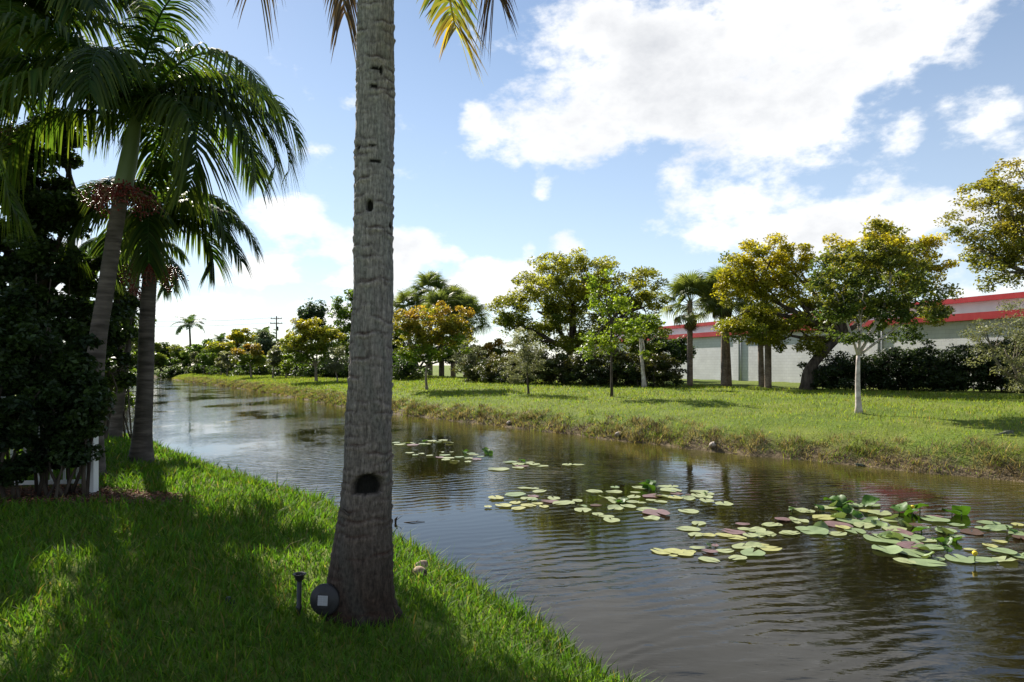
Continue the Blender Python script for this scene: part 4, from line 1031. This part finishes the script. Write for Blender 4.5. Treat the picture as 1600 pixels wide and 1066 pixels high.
# ------------------------------------------------------------------ grey building with red trim
def build_building():
    m, nt, out = mat_new('painted block wall'); N = nt.nodes; L = nt.links
    tc = N.new('ShaderNodeTexCoord'); sp = N.new('ShaderNodeSeparateXYZ'); L.new(tc.outputs['Object'], sp.inputs[0]); cb = N.new('ShaderNodeCombineXYZ')
    L.new(sp.outputs[0], cb.inputs[0]); L.new(sp.outputs[2], cb.inputs[1])
    br = N.new('ShaderNodeTexBrick'); L.new(cb.outputs[0], br.inputs['Vector']); br.inputs['Scale'].default_value = 1.0
    br.inputs['Brick Width'].default_value = .4; br.inputs['Row Height'].default_value = .2; br.inputs['Mortar Size'].default_value = .009
    br.inputs['Color1'].default_value = (.58, .58, .60, 1); br.inputs['Color2'].default_value = (.63, .63, .65, 1); br.inputs['Mortar'].default_value = (.46, .46, .48, 1)
    nz = N.new('ShaderNodeTexNoise'); nz.inputs['Scale'].default_value = .9; nz.inputs['Detail'].default_value = 8; L.new(tc.outputs['Object'], nz.inputs['Vector'])
    r = N.new('ShaderNodeMapRange'); L.new(nz.outputs['Fac'], r.inputs[0]); r.inputs[1].default_value = .3; r.inputs[2].default_value = .7; r.inputs[3].default_value = .86; r.inputs[4].default_value = 1.04
    vs = N.new('ShaderNodeVectorMath'); vs.operation = 'SCALE'; L.new(br.outputs['Color'], vs.inputs[0]); L.new(r.outputs[0], vs.inputs['Scale'])
    p = N.new('ShaderNodeBsdfPrincipled'); L.new(vs.outputs[0], p.inputs['Base Color']); p.inputs['Roughness'].default_value = .8
    bm = N.new('ShaderNodeBump'); bm.inputs['Strength'].default_value = .4; bm.inputs['Distance'].default_value = .02; L.new(br.outputs['Fac'], bm.inputs['Height']); bm.invert = True; L.new(bm.outputs[0], p.inputs['Normal']); L.new(p.outputs[0], out.inputs[0])
    red = noise_mat('red metal trim', (.36, .02, .028), (.43, .035, .042), 2, 5, .5, .05, 30)
    white = noise_mat('white parapet', (.60, .60, .60), (.68, .68, .68), 1.5, 5, .8, .1, 20)
    p0 = Vector((15.3, 54.5)); dr = Vector((E1[0], E1[1])).normalized(); dr = Vector((-.34, .9404))
    ang = math.atan2(-dr.y, -dr.x)      # local +x runs towards the camera side end (right in the photo)
    z0 = 1.1; root = empty('grey_building', (p0.x, p0.y, z0), ang)
    top = EYE + (570 - 527) * 54.5 / F - z0      # underside of the lower red trim
    def box(name, x0, x1, y0, y1, za, zb, mt, par=root):
        q = Parts(); q.box(x0, x1, y0, y1, za, zb); return link(name, q.mesh(name), mt, par)
    # local +y points away from the canal? decide the sign so that the wall lies behind its face
    nrm = Vector((-math.sin(ang), math.cos(ang))); s = 1 if nrm.dot(Vector((p0.x, p0.y))) > 0 else -1
    def yb(a, b): return (a, b) if s > 0 else (-b, -a)
    box('wall', -21, 45, *yb(0, 14), -.4, top, m)
    box('roof_trim', -21.3, 45.3, *yb(-.22, .5), top + .003, top + .36, red)
    for x in (4.15, 16.3, 30.0, -10.0): box('pilaster', x - .3, x + .3, *yb(-.16, -.003), -.4, top - .003, m)
    up = box('upper_wall', -21, 45, *yb(1.6, 13.8), top + .362, top + 1.05, white)
    box('upper_trim', -21.2, 45.2, *yb(1.42, 2.4), top + 1.053, top + 1.32, red)
    for x in (4.62, 16.8): 
        q = Parts(); yy = -.08 * s; q.tube([(x, yy, 0), (x, yy, top - .05)], .05, 8); link('downpipe', q.mesh('downpipe'), m, root, smooth=True)
    tag(root, 'long low grey block building with red roof trim behind the hedges', 'building')
build_building()

# ------------------------------------------------------------------ utility pole and wires
def build_pole():
    d = 135.0; b = at(432, 580, d); b.z = float(gz(b.x, b.y)); root = empty('utility_pole', b); k = d / F
    h = EYE + (570 - 494) * k - b.z
    V, Fc = tube([(0, 0, -.3), (0, 0, h * .5), (0, 0, h)], [.19, .16, .12], 10); link('post', pmesh('post', V, Fc), MAT['wood_pole'], root, smooth=True)
    for z, w in ((h - .55, 1.1), (h - 1.5, 1.2)):
        q = Parts(); q.box(-w, w, -.16, -.06, z - .07, z + .07); c = link('crossarm', q.mesh('crossarm'), MAT['wood_pole'], root)
        for x in (-w + .12, -.4, .4, w - .12):
            q = Parts(); q.tube([(x, -.11, z + .071), (x, -.11, z + .15), (x, -.11, z + .24)], [.04, .07, .03], 8); link('insulator', q.mesh('insulator'), MAT['grey_plastic'], c, smooth=True)
    q = Parts(); q.tube([(.3, -.2, h - 2.9), (.3, -.2, h - 2.1)], .17, 10); link('transformer', q.mesh('transformer'), MAT['grey_plastic'], root, smooth=True)
    tag(root, 'wooden utility pole with two crossarms above the far trees', 'utility pole')
    w = Parts()
    for (z, x) in ((h - .3, -.98), (h - .3, .98), (h - 1.25, 1.08), (h - 1.25, -1.08)):
        for sgn in (-1, 1):
            pts = []
            for i in range(13):
                t = i / 12; pts.append((x + sgn * 46 * t, -.11 + sgn * 10 * t, z - 4 * 1.1 * t * (1 - t)))
            w.tube(pts, .014, 4)
    o = link('power_line', w.mesh('power_line'), MAT['black_plastic']); o.location = b; tag(o, 'thin power lines strung from the distant utility pole', 'power lines')
build_pole()

# ------------------------------------------------------------------ water lilies
def pad_mesh(i, curl=0.0, wav=.02, notch=.35):
    V = [(0, 0, 0)]; n = 20
    for r in (.55, 1.0):
        for k in range(n + 1):
            th = notch * .5 + (2 * math.pi - notch) * k / n
            rr = r * (.5 * (1 + .05 * math.sin(3 * th + i))) * (1.0 if abs(math.pi - th) < 2.6 else 1.08)
            x = rr * math.cos(th) * 1.12; y = rr * math.sin(th) * .9
            z = wav * r * r * math.sin(4 * th + i * 1.7) + (curl * r * r * max(0, math.cos(th - i)) ** 2) + .012 * r * r
            V.append((x, y, z))
    Fc = [(0, 1 + k, 2 + k) for k in range(n)] + [(1 + k, n + 2 + k, n + 3 + k, 2 + k) for k in range(n)]
    return V, Fc
PADCOL = {'g': (.23, .30, .14), 'l': (.33, .37, .18), 'y': (.40, .40, .15), 'p': (.20, .12, .12), 'd': (.045, .095, .014), 'b': (.10, .055, .035)}  # plain and light greens raised: sky glare is put into the pad colour
PADS = {}
for key, cc in PADCOL.items():
    for i in range(3):
        V, Fc = pad_mesh(i * 2.1, *((0.0, .012) if i < 2 else (.13, .03)))
        me = pmesh('lily_pad', V, Fc); c = np.tile(np.array(cc), (len(V), 1)) * np.exp(rng.normal(0, .06, (len(V), 1))); c[0] *= .8
        set_col(me, c); me.materials.append(MAT['pad']); me.polygons.foreach_set('use_smooth', [True] * len(me.polygons)); PADS[key, i] = me
def raised_mesh(i):
    """a leaf held above the water on a stalk, folded along its midrib"""
    V = []; Fc = []; n = 8
    for k in range(n + 1):
        t = k / n; w = .5 * math.sin(math.pi * min(1, .12 + .88 * t)) ** .7; x = -.45 + .95 * t
        for s in (-1, -.5, 0, .5, 1):
            V.append((x, w * s * .85, .22 * abs(s) * w * 1.6 + .10 * math.sin(t * 3 + i) + .04 * math.sin(9 * t + s * 4 + i)))
    for k in range(n):
        for q in range(4): Fc.append((k * 5 + q, k * 5 + q + 1, (k + 1) * 5 + q + 1, (k + 1) * 5 + q))
    return V, Fc
RAISED = []
for i in range(3):
    V, Fc = raised_mesh(i * 1.3); me = pmesh('raised_leaf', V, Fc); set_col(me, np.tile([.055, .125, .014], (len(V), 1)) * np.exp(rng.normal(0, .12, (len(V), 1)))); me.materials.append(MAT['leaf_gloss']); me.polygons.foreach_set('use_smooth', [True] * len(me.polygons)); RAISED.append(me)
    V, Fc = raised_mesh(i * 1.3 + .6); me = pmesh('folded_leaf', V, Fc); set_col(me, np.tile([.20, .27, .10], (len(V), 1)) * np.exp(rng.normal(0, .08, (len(V), 1)))); me.materials.append(MAT['pad']); me.polygons.foreach_set('use_smooth', [True] * len(me.polygons)); RAISED.append(me)
YELLOW = noise_mat('yellow petals', (.70, .48, .02), (.80, .60, .04), 20, 3, .5, 0)
STALK = noise_mat('green stalk', (.05, .09, .02), (.08, .13, .03), 10, 3, .5, 0)
pad_z = [0]
def lily_patch(label, pads, raised=(), flowers=(), boost=1.0):
    c = on_water(pads[0][0], pads[0][1]); root = empty('water_lily', c)
    for i, (px, py, w, key) in enumerate(pads):
        p = on_water(px, py); s = w * p.y / F; pad_z[0] += 1
        var = 2 if (key in 'gl' and rng.random() < .16) else int(rng.integers(0, 2)); s *= boost
        o = link('lily_pad', PADS[key, var], None, root); o.location = (p.x - c.x, p.y - c.y, .006 + .0022 * (pad_z[0] % 9))
        o.rotation_euler = (rng.normal(0, .015), rng.normal(0, .015), rng.uniform(0, 6.28)); s *= .92; o.scale = (s, s * rng.uniform(.9, 1.1), s)
    for (px, py, w, kind) in raised:
        p = on_water(px, py); s = w * p.y / F; me = RAISED[2 * int(rng.integers(0, 3)) + (1 if kind == 'f' else 0)]
        o = link('raised_leaf' if kind != 'f' else 'folded_leaf', me, None, root); s *= 1.15; hgt = .02 if kind == 'f' else s * .22
        o.location = (p.x - c.x, p.y - c.y, hgt); o.scale = (s, s, s); o.rotation_euler = (rng.normal(0, .25), -.2 - .8 * rng.random(), rng.uniform(0, 6.28))
        if kind != 'f':
            V, Fc = tube([(p.x - c.x, p.y - c.y, -.1), (p.x - c.x, p.y - c.y, hgt + .02)], .008, 5); link('stalk', pmesh('stalk', V, Fc), STALK, root)
    for (px, py, hpx) in flowers:
        p = on_water(px, py); hh = hpx * p.y / F; x, y = p.x - c.x, p.y - c.y
        V, Fc = tube([(x, y, -.1), (x + .01, y, hh)], .008, 5); st = link('flower_stalk', pmesh('flower_stalk', V, Fc), STALK, root)
        q = Parts(); q.tube([(x + .01, y, hh - .005), (x + .01, y, hh + .012), (x + .01, y, hh + .035), (x + .01, y, hh + .05)], [.010, .026, .030, .018], 9)
        link('flower', q.mesh('flower'), YELLOW, root, smooth=True)
    tag(root, label, 'water lily', 'water lilies on the canal')
def scatter(n, x0, x1, y0, y1, w0, w1, keys, slope=0.0):
    out = []
    for _ in range(n):
        u = random.random(); v = random.gauss(.5, .22); x = x0 + (x1 - x0) * u; y = y0 + (y1 - y0) * min(1, max(0, v)) + slope * (u - .5)
        out.append((x, y, random.uniform(w0, w1), random.choice(keys)))
    return out
def C8(x, y): return 1000 + x * .375, 680 + y * .375
def Z1(x, y): return 1200 + x * .25, 760 + y * .25
def Z2(x, y): return 600 + x * .25, 670 + y * .25
def Z3(x, y): return 880 + x * .225, 740 + y * .225
def lst(fn, k, items): return [(*fn(x, y), w * k, key) for (x, y, w, key) in items]
lily_patch('small pale lily pads farthest from the lawn, in a thin line', lst(Z2, .25, [(75, 88, 50, 'g'), (100, 100, 75, 'l'), (165, 93, 70, 'l'), (180, 104, 80, 'p'), (240, 97, 60, 'g'), (300, 80, 80, 'l'), (368, 76, 70, 'l'), (410, 91, 50, 'l'), (270, 96, 50, 'l'), (340, 84, 40, 'g'), (130, 93, 50, 'g')]), raised=[(*Z2(255, 84), 9, 'r')])
lily_patch('thin group of lily pads ending in an upright green leaf tuft', lst(Z2, .25, [(160, 153, 55, 'l'), (235, 158, 45, 'l'), (195, 167, 50, 'g'), (287, 171, 50, 'l'), (362, 151, 38, 'l'), (422, 151, 30, 'l'), (380, 166, 70, 'g'), (350, 180, 60, 'p'), (400, 185, 80, 'l'), (440, 206, 58, 'l'), (525, 209, 55, 'l'), (530, 188, 60, 'l'), (470, 181, 60, 'g'), (580, 195, 70, 'p'), (545, 160, 55, 'g'), (605, 175, 50, 'g'), (385, 195, 60, 'l'), (560, 164, 60, 'l')]),
           raised=[(*Z2(640, 158), 12, 'r'), (*Z2(650, 150), 14, 'r'), (*Z2(632, 150), 11, 'r'), (*Z2(500, 158), 9, 'r'), (*Z2(515, 152), 8, 'r'), (*Z2(660, 165), 9, 'r')])
lily_patch('narrow patch of pale pads with one small green leaf in its middle', lst(Z2, .25, [(720, 256, 130, 'l'), (840, 247, 80, 'l'), (790, 212, 90, 'g'), (840, 225, 90, 'l'), (900, 218, 90, 'l'), (940, 228, 80, 'l'), (990, 234, 75, 'l'), (860, 236, 90, 'p')]), raised=[(*Z2(860, 214), 11, 'r')])
lily_patch('pair of touching lily pads alone on dark water', lst(Z2, .25, [(1145, 226, 80, 'l'), (1212, 228, 75, 'l')]))
lily_patch('lily pads half sunk in yellowish floating weed', lst(Z2, .25, [(880, 375, 90, 'l'), (945, 378, 55, 'l'), (970, 397, 90, 'l'), (700, 437, 110, 'y'), (820, 418, 130, 'g'), (900, 437, 110, 'l'), (935, 424, 75, 'p'), (1060, 438, 100, 'l'), (1040, 458, 110, 'p'), (1150, 467, 100, 'l'), (1210, 455, 75, 'l'), (750, 485, 110, 'y'), (840, 505, 100, 'y'), (650, 495, 60, 'y'), (900, 480, 100, 'y'), (960, 470, 70, 'y'), (820, 465, 80, 'y'), (1000, 490, 70, 'y'), (930, 446, 70, 'g')]))
lily_patch('broad group of pale pads around two upright green leaf tufts', lst(Z3, .225, [(0, 210, 165, 'l'), (98, 195, 80, 'l'), (135, 262, 140, 'l'), (135, 235, 75, 'g'), (215, 125, 120, 'l'), (360, 97, 70, 'g'), (358, 130, 110, 'l'), (310, 178, 140, 'l'), (350, 203, 90, 'l'), (480, 203, 100, 'l'), (545, 210, 60, 'l'), (365, 249, 125, 'l'), (455, 236, 115, 'l'), (490, 163, 105, 'l'), (420, 178, 80, 'l'), (535, 101, 105, 'l'), (500, 135, 70, 'l'), (240, 288, 100, 'l'), (300, 305, 110, 'l'), (335, 332, 150, 'l'), (585, 260, 140, 'l'), (645, 280, 210, 'p'), (612, 314, 112, 'l'), (620, 158, 150, 'p'), (700, 165, 130, 'l'), (680, 200, 90, 'l'), (610, 190, 75, 'l'), (780, 172, 110, 'y'), (760, 95, 90, 'l'), (700, 97, 100, 'l'), (745, 123, 160, 'l'), (790, 140, 90, 'p'), (875, 265, 145, 'l'), (870, 178, 110, 'l'), (950, 130, 120, 'l'), (1000, 145, 110, 'l'), (940, 160, 120, 'l'), (1000, 172, 80, 'l'), (995, 196, 125, 'l'), (1118, 219, 135, 'l'), (225, 222, 80, 'b'), (870, 150, 50, 'b')]),
           raised=[(*Z3(590, 105), 19, 'r'), (*Z3(605, 90), 17, 'r'), (*Z3(560, 100), 15, 'r'), (*Z3(395, 205), 14, 'r'), (*Z3(425, 205), 14, 'r'), (*Z3(410, 212), 12, 'r'), (*Z3(985, 150), 8, 'r'), (*Z3(600, 120), 16, 'r')])
lily_patch('loose raft of pads and purple undersides off the broad group', lst(Z3, .225, [(940, 350, 125, 'l'), (873, 390, 155, 'l'), (920, 430, 120, 'l'), (1010, 434, 100, 'y'), (1120, 437, 130, 'y'), (1185, 416, 160, 'p'), (1245, 361, 95, 'p'), (1265, 388, 110, 'l'), (1340, 398, 120, 'l'), (1400, 418, 140, 'l'), (1200, 450, 130, 'y'), (1440, 361, 130, 'l'), (1525, 328, 95, 'p'), (1590, 328, 60, 'l'), (1570, 420, 115, 'l'), (1300, 440, 110, 'l'), (1360, 434, 100, 'l'), (1440, 430, 80, 'l')]), raised=[(*Z3(1590, 262), 10, 'r')])
lily_patch('flat yellowing pads lying nearest the open rippled water', lst(Z3, .225, [(680, 548, 150, 'y'), (770, 545, 150, 'y'), (840, 560, 150, 'y'), (765, 580, 60, 'y'), (930, 525, 105, 'l'), (1020, 550, 110, 'p'), (1055, 510, 60, 'p'), (1122, 540, 125, 'l'), (1010, 602, 145, 'l'), (1240, 512, 165, 'l'), (1320, 505, 110, 'l'), (1390, 502, 70, 'y'), (1440, 531, 145, 'y'), (1315, 560, 185, 'g'), (1212, 596, 135, 'l'), (1370, 520, 70, 'l'), (890, 545, 80, 'y')]), raised=[(*Z3(1010, 505), 8, 'f')])
lily_patch('crowded big lily leaves with upturned edges and yellow flower buds', lst(Z1, .25, [(25, 244, 105, 'l'), (20, 302, 55, 'l'), (135, 298, 110, 'l'), (285, 290, 140, 'g'), (230, 272, 100, 'g'), (195, 155, 110, 'l'), (365, 140, 110, 'l'), (95, 214, 90, 'p'), (190, 218, 115, 'l'), (430, 242, 150, 'p'), (435, 301, 110, 'l'), (545, 283, 120, 'g'), (520, 225, 150, 'g'), (600, 250, 130, 'l'), (540, 125, 100, 'g'), (640, 122, 110, 'g'), (700, 175, 140, 'l'), (765, 212, 110, 'l'), (790, 268, 140, 'l'), (820, 292, 160, 'p'), (705, 335, 210, 'g'), (790, 362, 70, 'l'), (905, 322, 130, 'g'), (895, 355, 105, 'g'), (890, 378, 150, 'p'), (745, 408, 165, 'g'), (990, 340, 100, 'l'), (1035, 384, 120, 'g'), (910, 422, 160, 'g'), (855, 472, 120, 'l'), (985, 485, 175, 'g'), (1070, 462, 70, 'g'), (1110, 285, 120, 'g'), (1180, 320, 70, 'g'), (1040, 215, 150, 'g'), (1030, 188, 90, 'p'), (1180, 243, 85, 'g'), (1275, 290, 130, 'b'), (1195, 460, 160, 'g'), (1335, 465, 140, 'g'), (350, 200, 130, 'y'), (250, 162, 80, 'l'), (930, 250, 80, 'b'), (470, 265, 90, 'y'), (620, 155, 80, 'y')]),
           raised=[(*Z1(400, 110), 22, 'r'), (*Z1(450, 118), 22, 'r'), (*Z1(500, 125), 18, 'r'), (*Z1(315, 150), 16, 'r'), (*Z1(650, 130), 26, 'r'), (*Z1(820, 165), 26, 'r'), (*Z1(870, 160), 26, 'r'), (*Z1(950, 160), 24, 'r'), (*Z1(900, 190), 20, 'r'), (*Z1(1150, 185), 26, 'r'), (*Z1(1210, 185), 26, 'r'), (*Z1(560, 200), 18, 'r'), (*Z1(500, 165), 18, 'r'), (*Z1(440, 170), 14, 'r'), (*Z1(960, 300), 24, 'r'), (*Z1(1060, 360), 18, 'r'), (*Z1(1130, 360), 16, 'r'), (*Z1(1180, 350), 18, 'r'), (*Z1(1120, 410), 14, 'r'),
                   (*Z1(440, 200), 26, 'f'), (*Z1(640, 225), 24, 'f'), (*Z1(690, 245), 24, 'f'), (*Z1(330, 275), 24, 'f'), (*Z1(400, 130), 24, 'f'), (*Z1(790, 335), 26, 'f'), (*Z1(1090, 300), 26, 'f'), (*Z1(770, 205), 22, 'f'), (*Z1(960, 410), 26, 'f'), (*Z1(1000, 450), 22, 'f'), (*Z1(840, 250), 22, 'f'), (*Z1(750, 325), 26, 'f')],
           flowers=[(*Z1(900, 175), 9), (*Z1(1288, 480), 12)], boost=1.16)
lily_patch('lily pads at the edge of the crowded leaves towards the open water', lst(Z1, .25, [(1380, 230, 120, 'g'), (1420, 270, 130, 'g'), (1470, 255, 100, 'g'), (1340, 265, 90, 'g'), (1560, 245, 90, 'y'), (1570, 303, 130, 'g'), (1580, 328, 110, 'b'), (1470, 415, 160, 'g'), (1480, 465, 170, 'l'), (1580, 440, 130, 'g'), (1390, 375, 90, 'y'), (1450, 350, 80, 'y'), (1260, 400, 70, 'y'), (1660, 300, 140, 'g'), (1700, 350, 140, 'g'), (1680, 440, 150, 'g')]), raised=[(*Z1(1510, 290), 18, 'r'), (*Z1(1415, 245), 10, 'f')])

# ------------------------------------------------------------------ small things
def blob_mesh(name, r, sx, sy, sz, seed=0, n=18, m=12, ridges=3, amp=.05):
    V = []; Fc = []
    for i in range(m + 1):
        ph = math.pi * i / m
        for k in range(n):
            th = 2 * math.pi * k / n; w = r * (1 + amp * math.cos(ridges * th + seed) * math.sin(ph) + .02 * math.sin(5 * th + 3 * ph + seed))
            pz = math.cos(ph); V.append((w * sx * math.sin(ph) * math.cos(th), w * sy * math.sin(ph) * math.sin(th), w * sz * (pz + .10 * pz ** 3)))
    for i in range(m):
        for k in range(n): Fc.append((i * n + k, (i + 1) * n + k, (i + 1) * n + (k + 1) % n, i * n + (k + 1) % n))
    return pmesh(name, V, Fc)
def coconut(p, r, rot, label, mat, group, seed):
    root = empty('coconut', p); o = link('husk', blob_mesh('husk', r, 1, .95, 1.35, seed), MAT[mat], root, smooth=True); o.location = (0, 0, r * .82); o.rotation_euler = rot
    q = Parts(); q.tube([(0, 0, r * 1.36), (0, 0, r * 1.44), (0, 0, r * 1.50)], [r * .34, r * .36, r * .2], 8); e = link('stem_cap', q.mesh('stem_cap'), MAT['dark_bark'], root, smooth=True); e.location = o.location; e.rotation_euler = rot
    tag(root, label, 'coconut', group)
p = hit(655, 902); coconut(p, .052, (1.35, .2, .9), 'brown dry coconut husk on the lawn, closer to the coconut palm', 'husk', 'coconuts on the lawn', 1)
p = hit(657, 892); coconut(p, .050, (1.2, -.3, 2.2), 'dry coconut husk touching another, on the side towards the water', 'husk', 'coconuts on the lawn', 2)
for (px, py, lab) in [(795, 664, 'bleached coconut at the far waterline below the small grey oak'), (966, 683, 'bleached coconut at the far waterline below the lime sapling'), (1113, 700, 'bleached coconut on the far muddy edge below the sabal palms')]:
    p = hit(px, py); coconut(p + Vector((0, 0, .0)), .082, (rng.uniform(.3, 1.4), rng.uniform(-.5, .5), rng.uniform(0, 6)), lab, 'pale_husk', 'coconuts along the far waterline', px)

def garden_things():
    # empty ground stake of a solar light
    p = hit(467, 962); root = empty('light_stake', p); k = p.y / F; H = (962 - 897) * k
    q = Parts(); q.tube([(0, 0, -.03), (0, 0, .03), (.0, 0, .055), (0, 0, .06), (0.004, 0, H - .035)], [.004, .013, .021, .0145, .0155], 12); link('spike', q.mesh('spike'), MAT['black_plastic'], root, smooth=True)
    # hollow cup: outer wall, rim, inner wall, floor
    prof = [(.016, H - .045), (.026, H - .036), (.029, H - .012), (.040, H - .004), (.042, H), (.038, H + .002), (.027, H - .004), (.024, H - .028), (.0, H - .03)]
    V = []; Fc = []; n = 20
    for (r, z) in prof:
        for j in range(n): th = 2 * math.pi * j / n; V.append((.004 + r * math.cos(th), r * math.sin(th), z))
    for i in range(len(prof) - 1):
        for j in range(n): Fc.append((i * n + j, i * n + (j + 1) % n, (i + 1) * n + (j + 1) % n, (i + 1) * n + j))
    link('cup', pmesh('cup', V, Fc), MAT['grey_plastic'], root, smooth=True)
    tag(root, 'black plastic ground stake with an empty cup at its top in the lawn', 'stake')
    # round solar light leaning against the palm foot
    p = hit(500, 968); d = p.y - .02; k = d / F; c = at(508, 937, d); root = empty('solar_light', (c.x, c.y, p.z)); R = 24.5 * k; zc = c.z - p.z
    def lathe(name, prof, mat, n=36):
        V = []; Fc = []
        for (r, z) in prof:
            for j in range(n): th = 2 * math.pi * j / n; V.append((r * math.cos(th), r * math.sin(th), z))
        for i in range(len(prof) - 1):
            for j in range(n): Fc.append((i * n + j, i * n + (j + 1) % n, (i + 1) * n + (j + 1) % n, (i + 1) * n + j))
        o = link(name, pmesh(name, V, Fc), mat, root, smooth=True); o.location = (0, 0, zc); o.rotation_euler = (rad(82), 0, rad(-8)); return o
    lathe('housing', [(0, -.05), (R * .5, -.048), (R * .85, -.03), (R * .98, -.010), (R, 0), (R * .985, .008), (R * .93, .016), (R * .80, .022), (R * .56, .027), (R * .52, .031), (R * .50, .0315), (R * .2, .033), (0, .033)], MAT['grey_plastic'])
    pm, nt, out = mat_new('solar cell'); bs = nt.nodes.new('ShaderNodeBsdfPrincipled'); br = nt.nodes.new('ShaderNodeTexBrick'); tcx = nt.nodes.new('ShaderNodeTexCoord')
    nt.links.new(tcx.outputs['Object'], br.inputs['Vector']); br.inputs['Scale'].default_value = 1.0; br.inputs['Brick Width'].default_value = .03; br.inputs['Row Height'].default_value = .012; br.inputs['Mortar Size'].default_value = .0006; br.offset = 0
    br.inputs['Color1'].default_value = (.30, .30, .31, 1); br.inputs['Color2'].default_value = (.33, .33, .34, 1); br.inputs['Mortar'].default_value = (.42, .42, .43, 1)
    nt.links.new(br.outputs['Color'], bs.inputs['Base Color']); bs.inputs['Roughness'].default_value = .18; nt.links.new(bs.outputs[0], out.inputs[0])
    q = Parts(); a = R * .33; q.box(-a, a, -a * .95, a * .95, .034, .0385); o = link('solar_panel', q.mesh('solar_panel'), pm, root); o.location = (0, 0, zc); o.rotation_euler = (rad(82), 0, rad(-8))
    m = o.modifiers.new('bevel', 'BEVEL'); m.width = .003; m.segments = 2
    q = Parts(); q.tube([(0, .03, zc - R * .8), (-.005, .02, .0), (-.008, .01, -.05)], [.018, .013, .006], 10); link('stake', q.mesh('stake'), MAT['black_plastic'], root, smooth=True)
    tag(root, 'round black solar garden light with a square grey panel at the palm foot', 'garden light')
    # small pop-up sprinkler head in the grass
    p = hit(357, 943); root = empty('sprinkler_head', p)
    q = Parts(); q.tube([(0, 0, -.04), (0, 0, .035), (0, 0, .04)], [.018, .018, .014], 12); link('body', q.mesh('body'), MAT['black_plastic'], root, smooth=True)
    q = Parts(); q.tube([(.035, .0, -.03), (.035, 0, .018), (.035, 0, .022)], [.011, .011, .008], 10); link('nozzle', q.mesh('nozzle'), MAT['black_plastic'], root, smooth=True)
    tag(root, 'small black sprinkler head almost lost in the lawn grass', 'sprinkler')
    # curled dry frond piece beside the palm foot
    # debris floating by the near bank
    p = on_water(618, 817); root = empty('floating_twig', p)
    q = Parts(); q.tube([(-.0, 0, -.02), (.0, 0, .05), (.03, 0, .09)], [.012, .02, .004], 6); q.tube([(.0, 0, .03), (.10, .02, .10)], [.006, .002], 5); q.tube([(.12, .02, .0), (.25, .0, .012), (.42, .05, .004)], [.006, .008, .003], 5); q.tube([(.28, .0, .01), (.33, .1, .02)], [.004, .002], 5)
    link('branch', q.mesh('branch'), MAT['dark_bark'], root, smooth=True); tag(root, 'small dark twig floating in the water past the coconut trunk', 'twig')
garden_things()

def lizard(p, length, rz, label, group='lizards on the far bank'):
    root = empty('iguana', p, rz); L = length
    me = bpy.data.meshes.new('body'); 
    P = [(0, 0, .10), (.10, 0, .11), (.20, .0, .115), (.28, 0, .125), (.34, 0, .13), (-.10, .01, .08), (-.24, .03, .045), (-.42, .0, .025), (-.62, -.05, .018),
         (.19, .09, .06), (.22, .13, .012), (.19, -.09, .06), (.22, -.13, .012), (-.01, .10, .06), (-.05, .15, .012), (-.01, -.10, .06), (-.05, -.15, .012)]
    E = [(0, 1), (1, 2), (2, 3), (3, 4), (0, 5), (5, 6), (6, 7), (7, 8), (2, 9), (9, 10), (2, 11), (11, 12), (0, 13), (13, 14), (0, 15), (15, 16)]
    Rr = [.065, .07, .055, .045, .022, .045, .028, .016, .006, .024, .016, .024, .016, .026, .016, .026, .016]
    me.from_pydata([tuple(np.array(v) * L) for v in P], E, []); o = link('body', me, MAT['lizard'], root)
    m = o.modifiers.new('skin', 'SKIN'); me.skin_vertices[0].data.foreach_set('radius', [x * L for r in Rr for x in (r, r)]); me.skin_vertices[0].data[0].use_root = True
    s = o.modifiers.new('sub', 'SUBSURF'); s.levels = 2; s.render_levels = 2
    q = Parts()
    for i in range(12):
        x = (-.12 + i * .036) * L; q.add([(x, -.006 * L, .155 * L), (x + .02 * L, -.006 * L, .16 * L), (x - .01 * L, 0, .20 * L), (x, .006 * L, .155 * L)], [(0, 1, 2), (1, 3, 2), (3, 0, 2)])
    link('crest', q.mesh('crest'), MAT['lizard'], root)
    tag(root, label, 'lizard', group)
p = hit(1572, 680, True); lizard(p, .62, rad(8), 'dark iguana lying in the grass of the far lawn')
p = hit(1346, 730); lizard(p, .42, rad(160), 'greyish iguana low on the far muddy bank at the water')
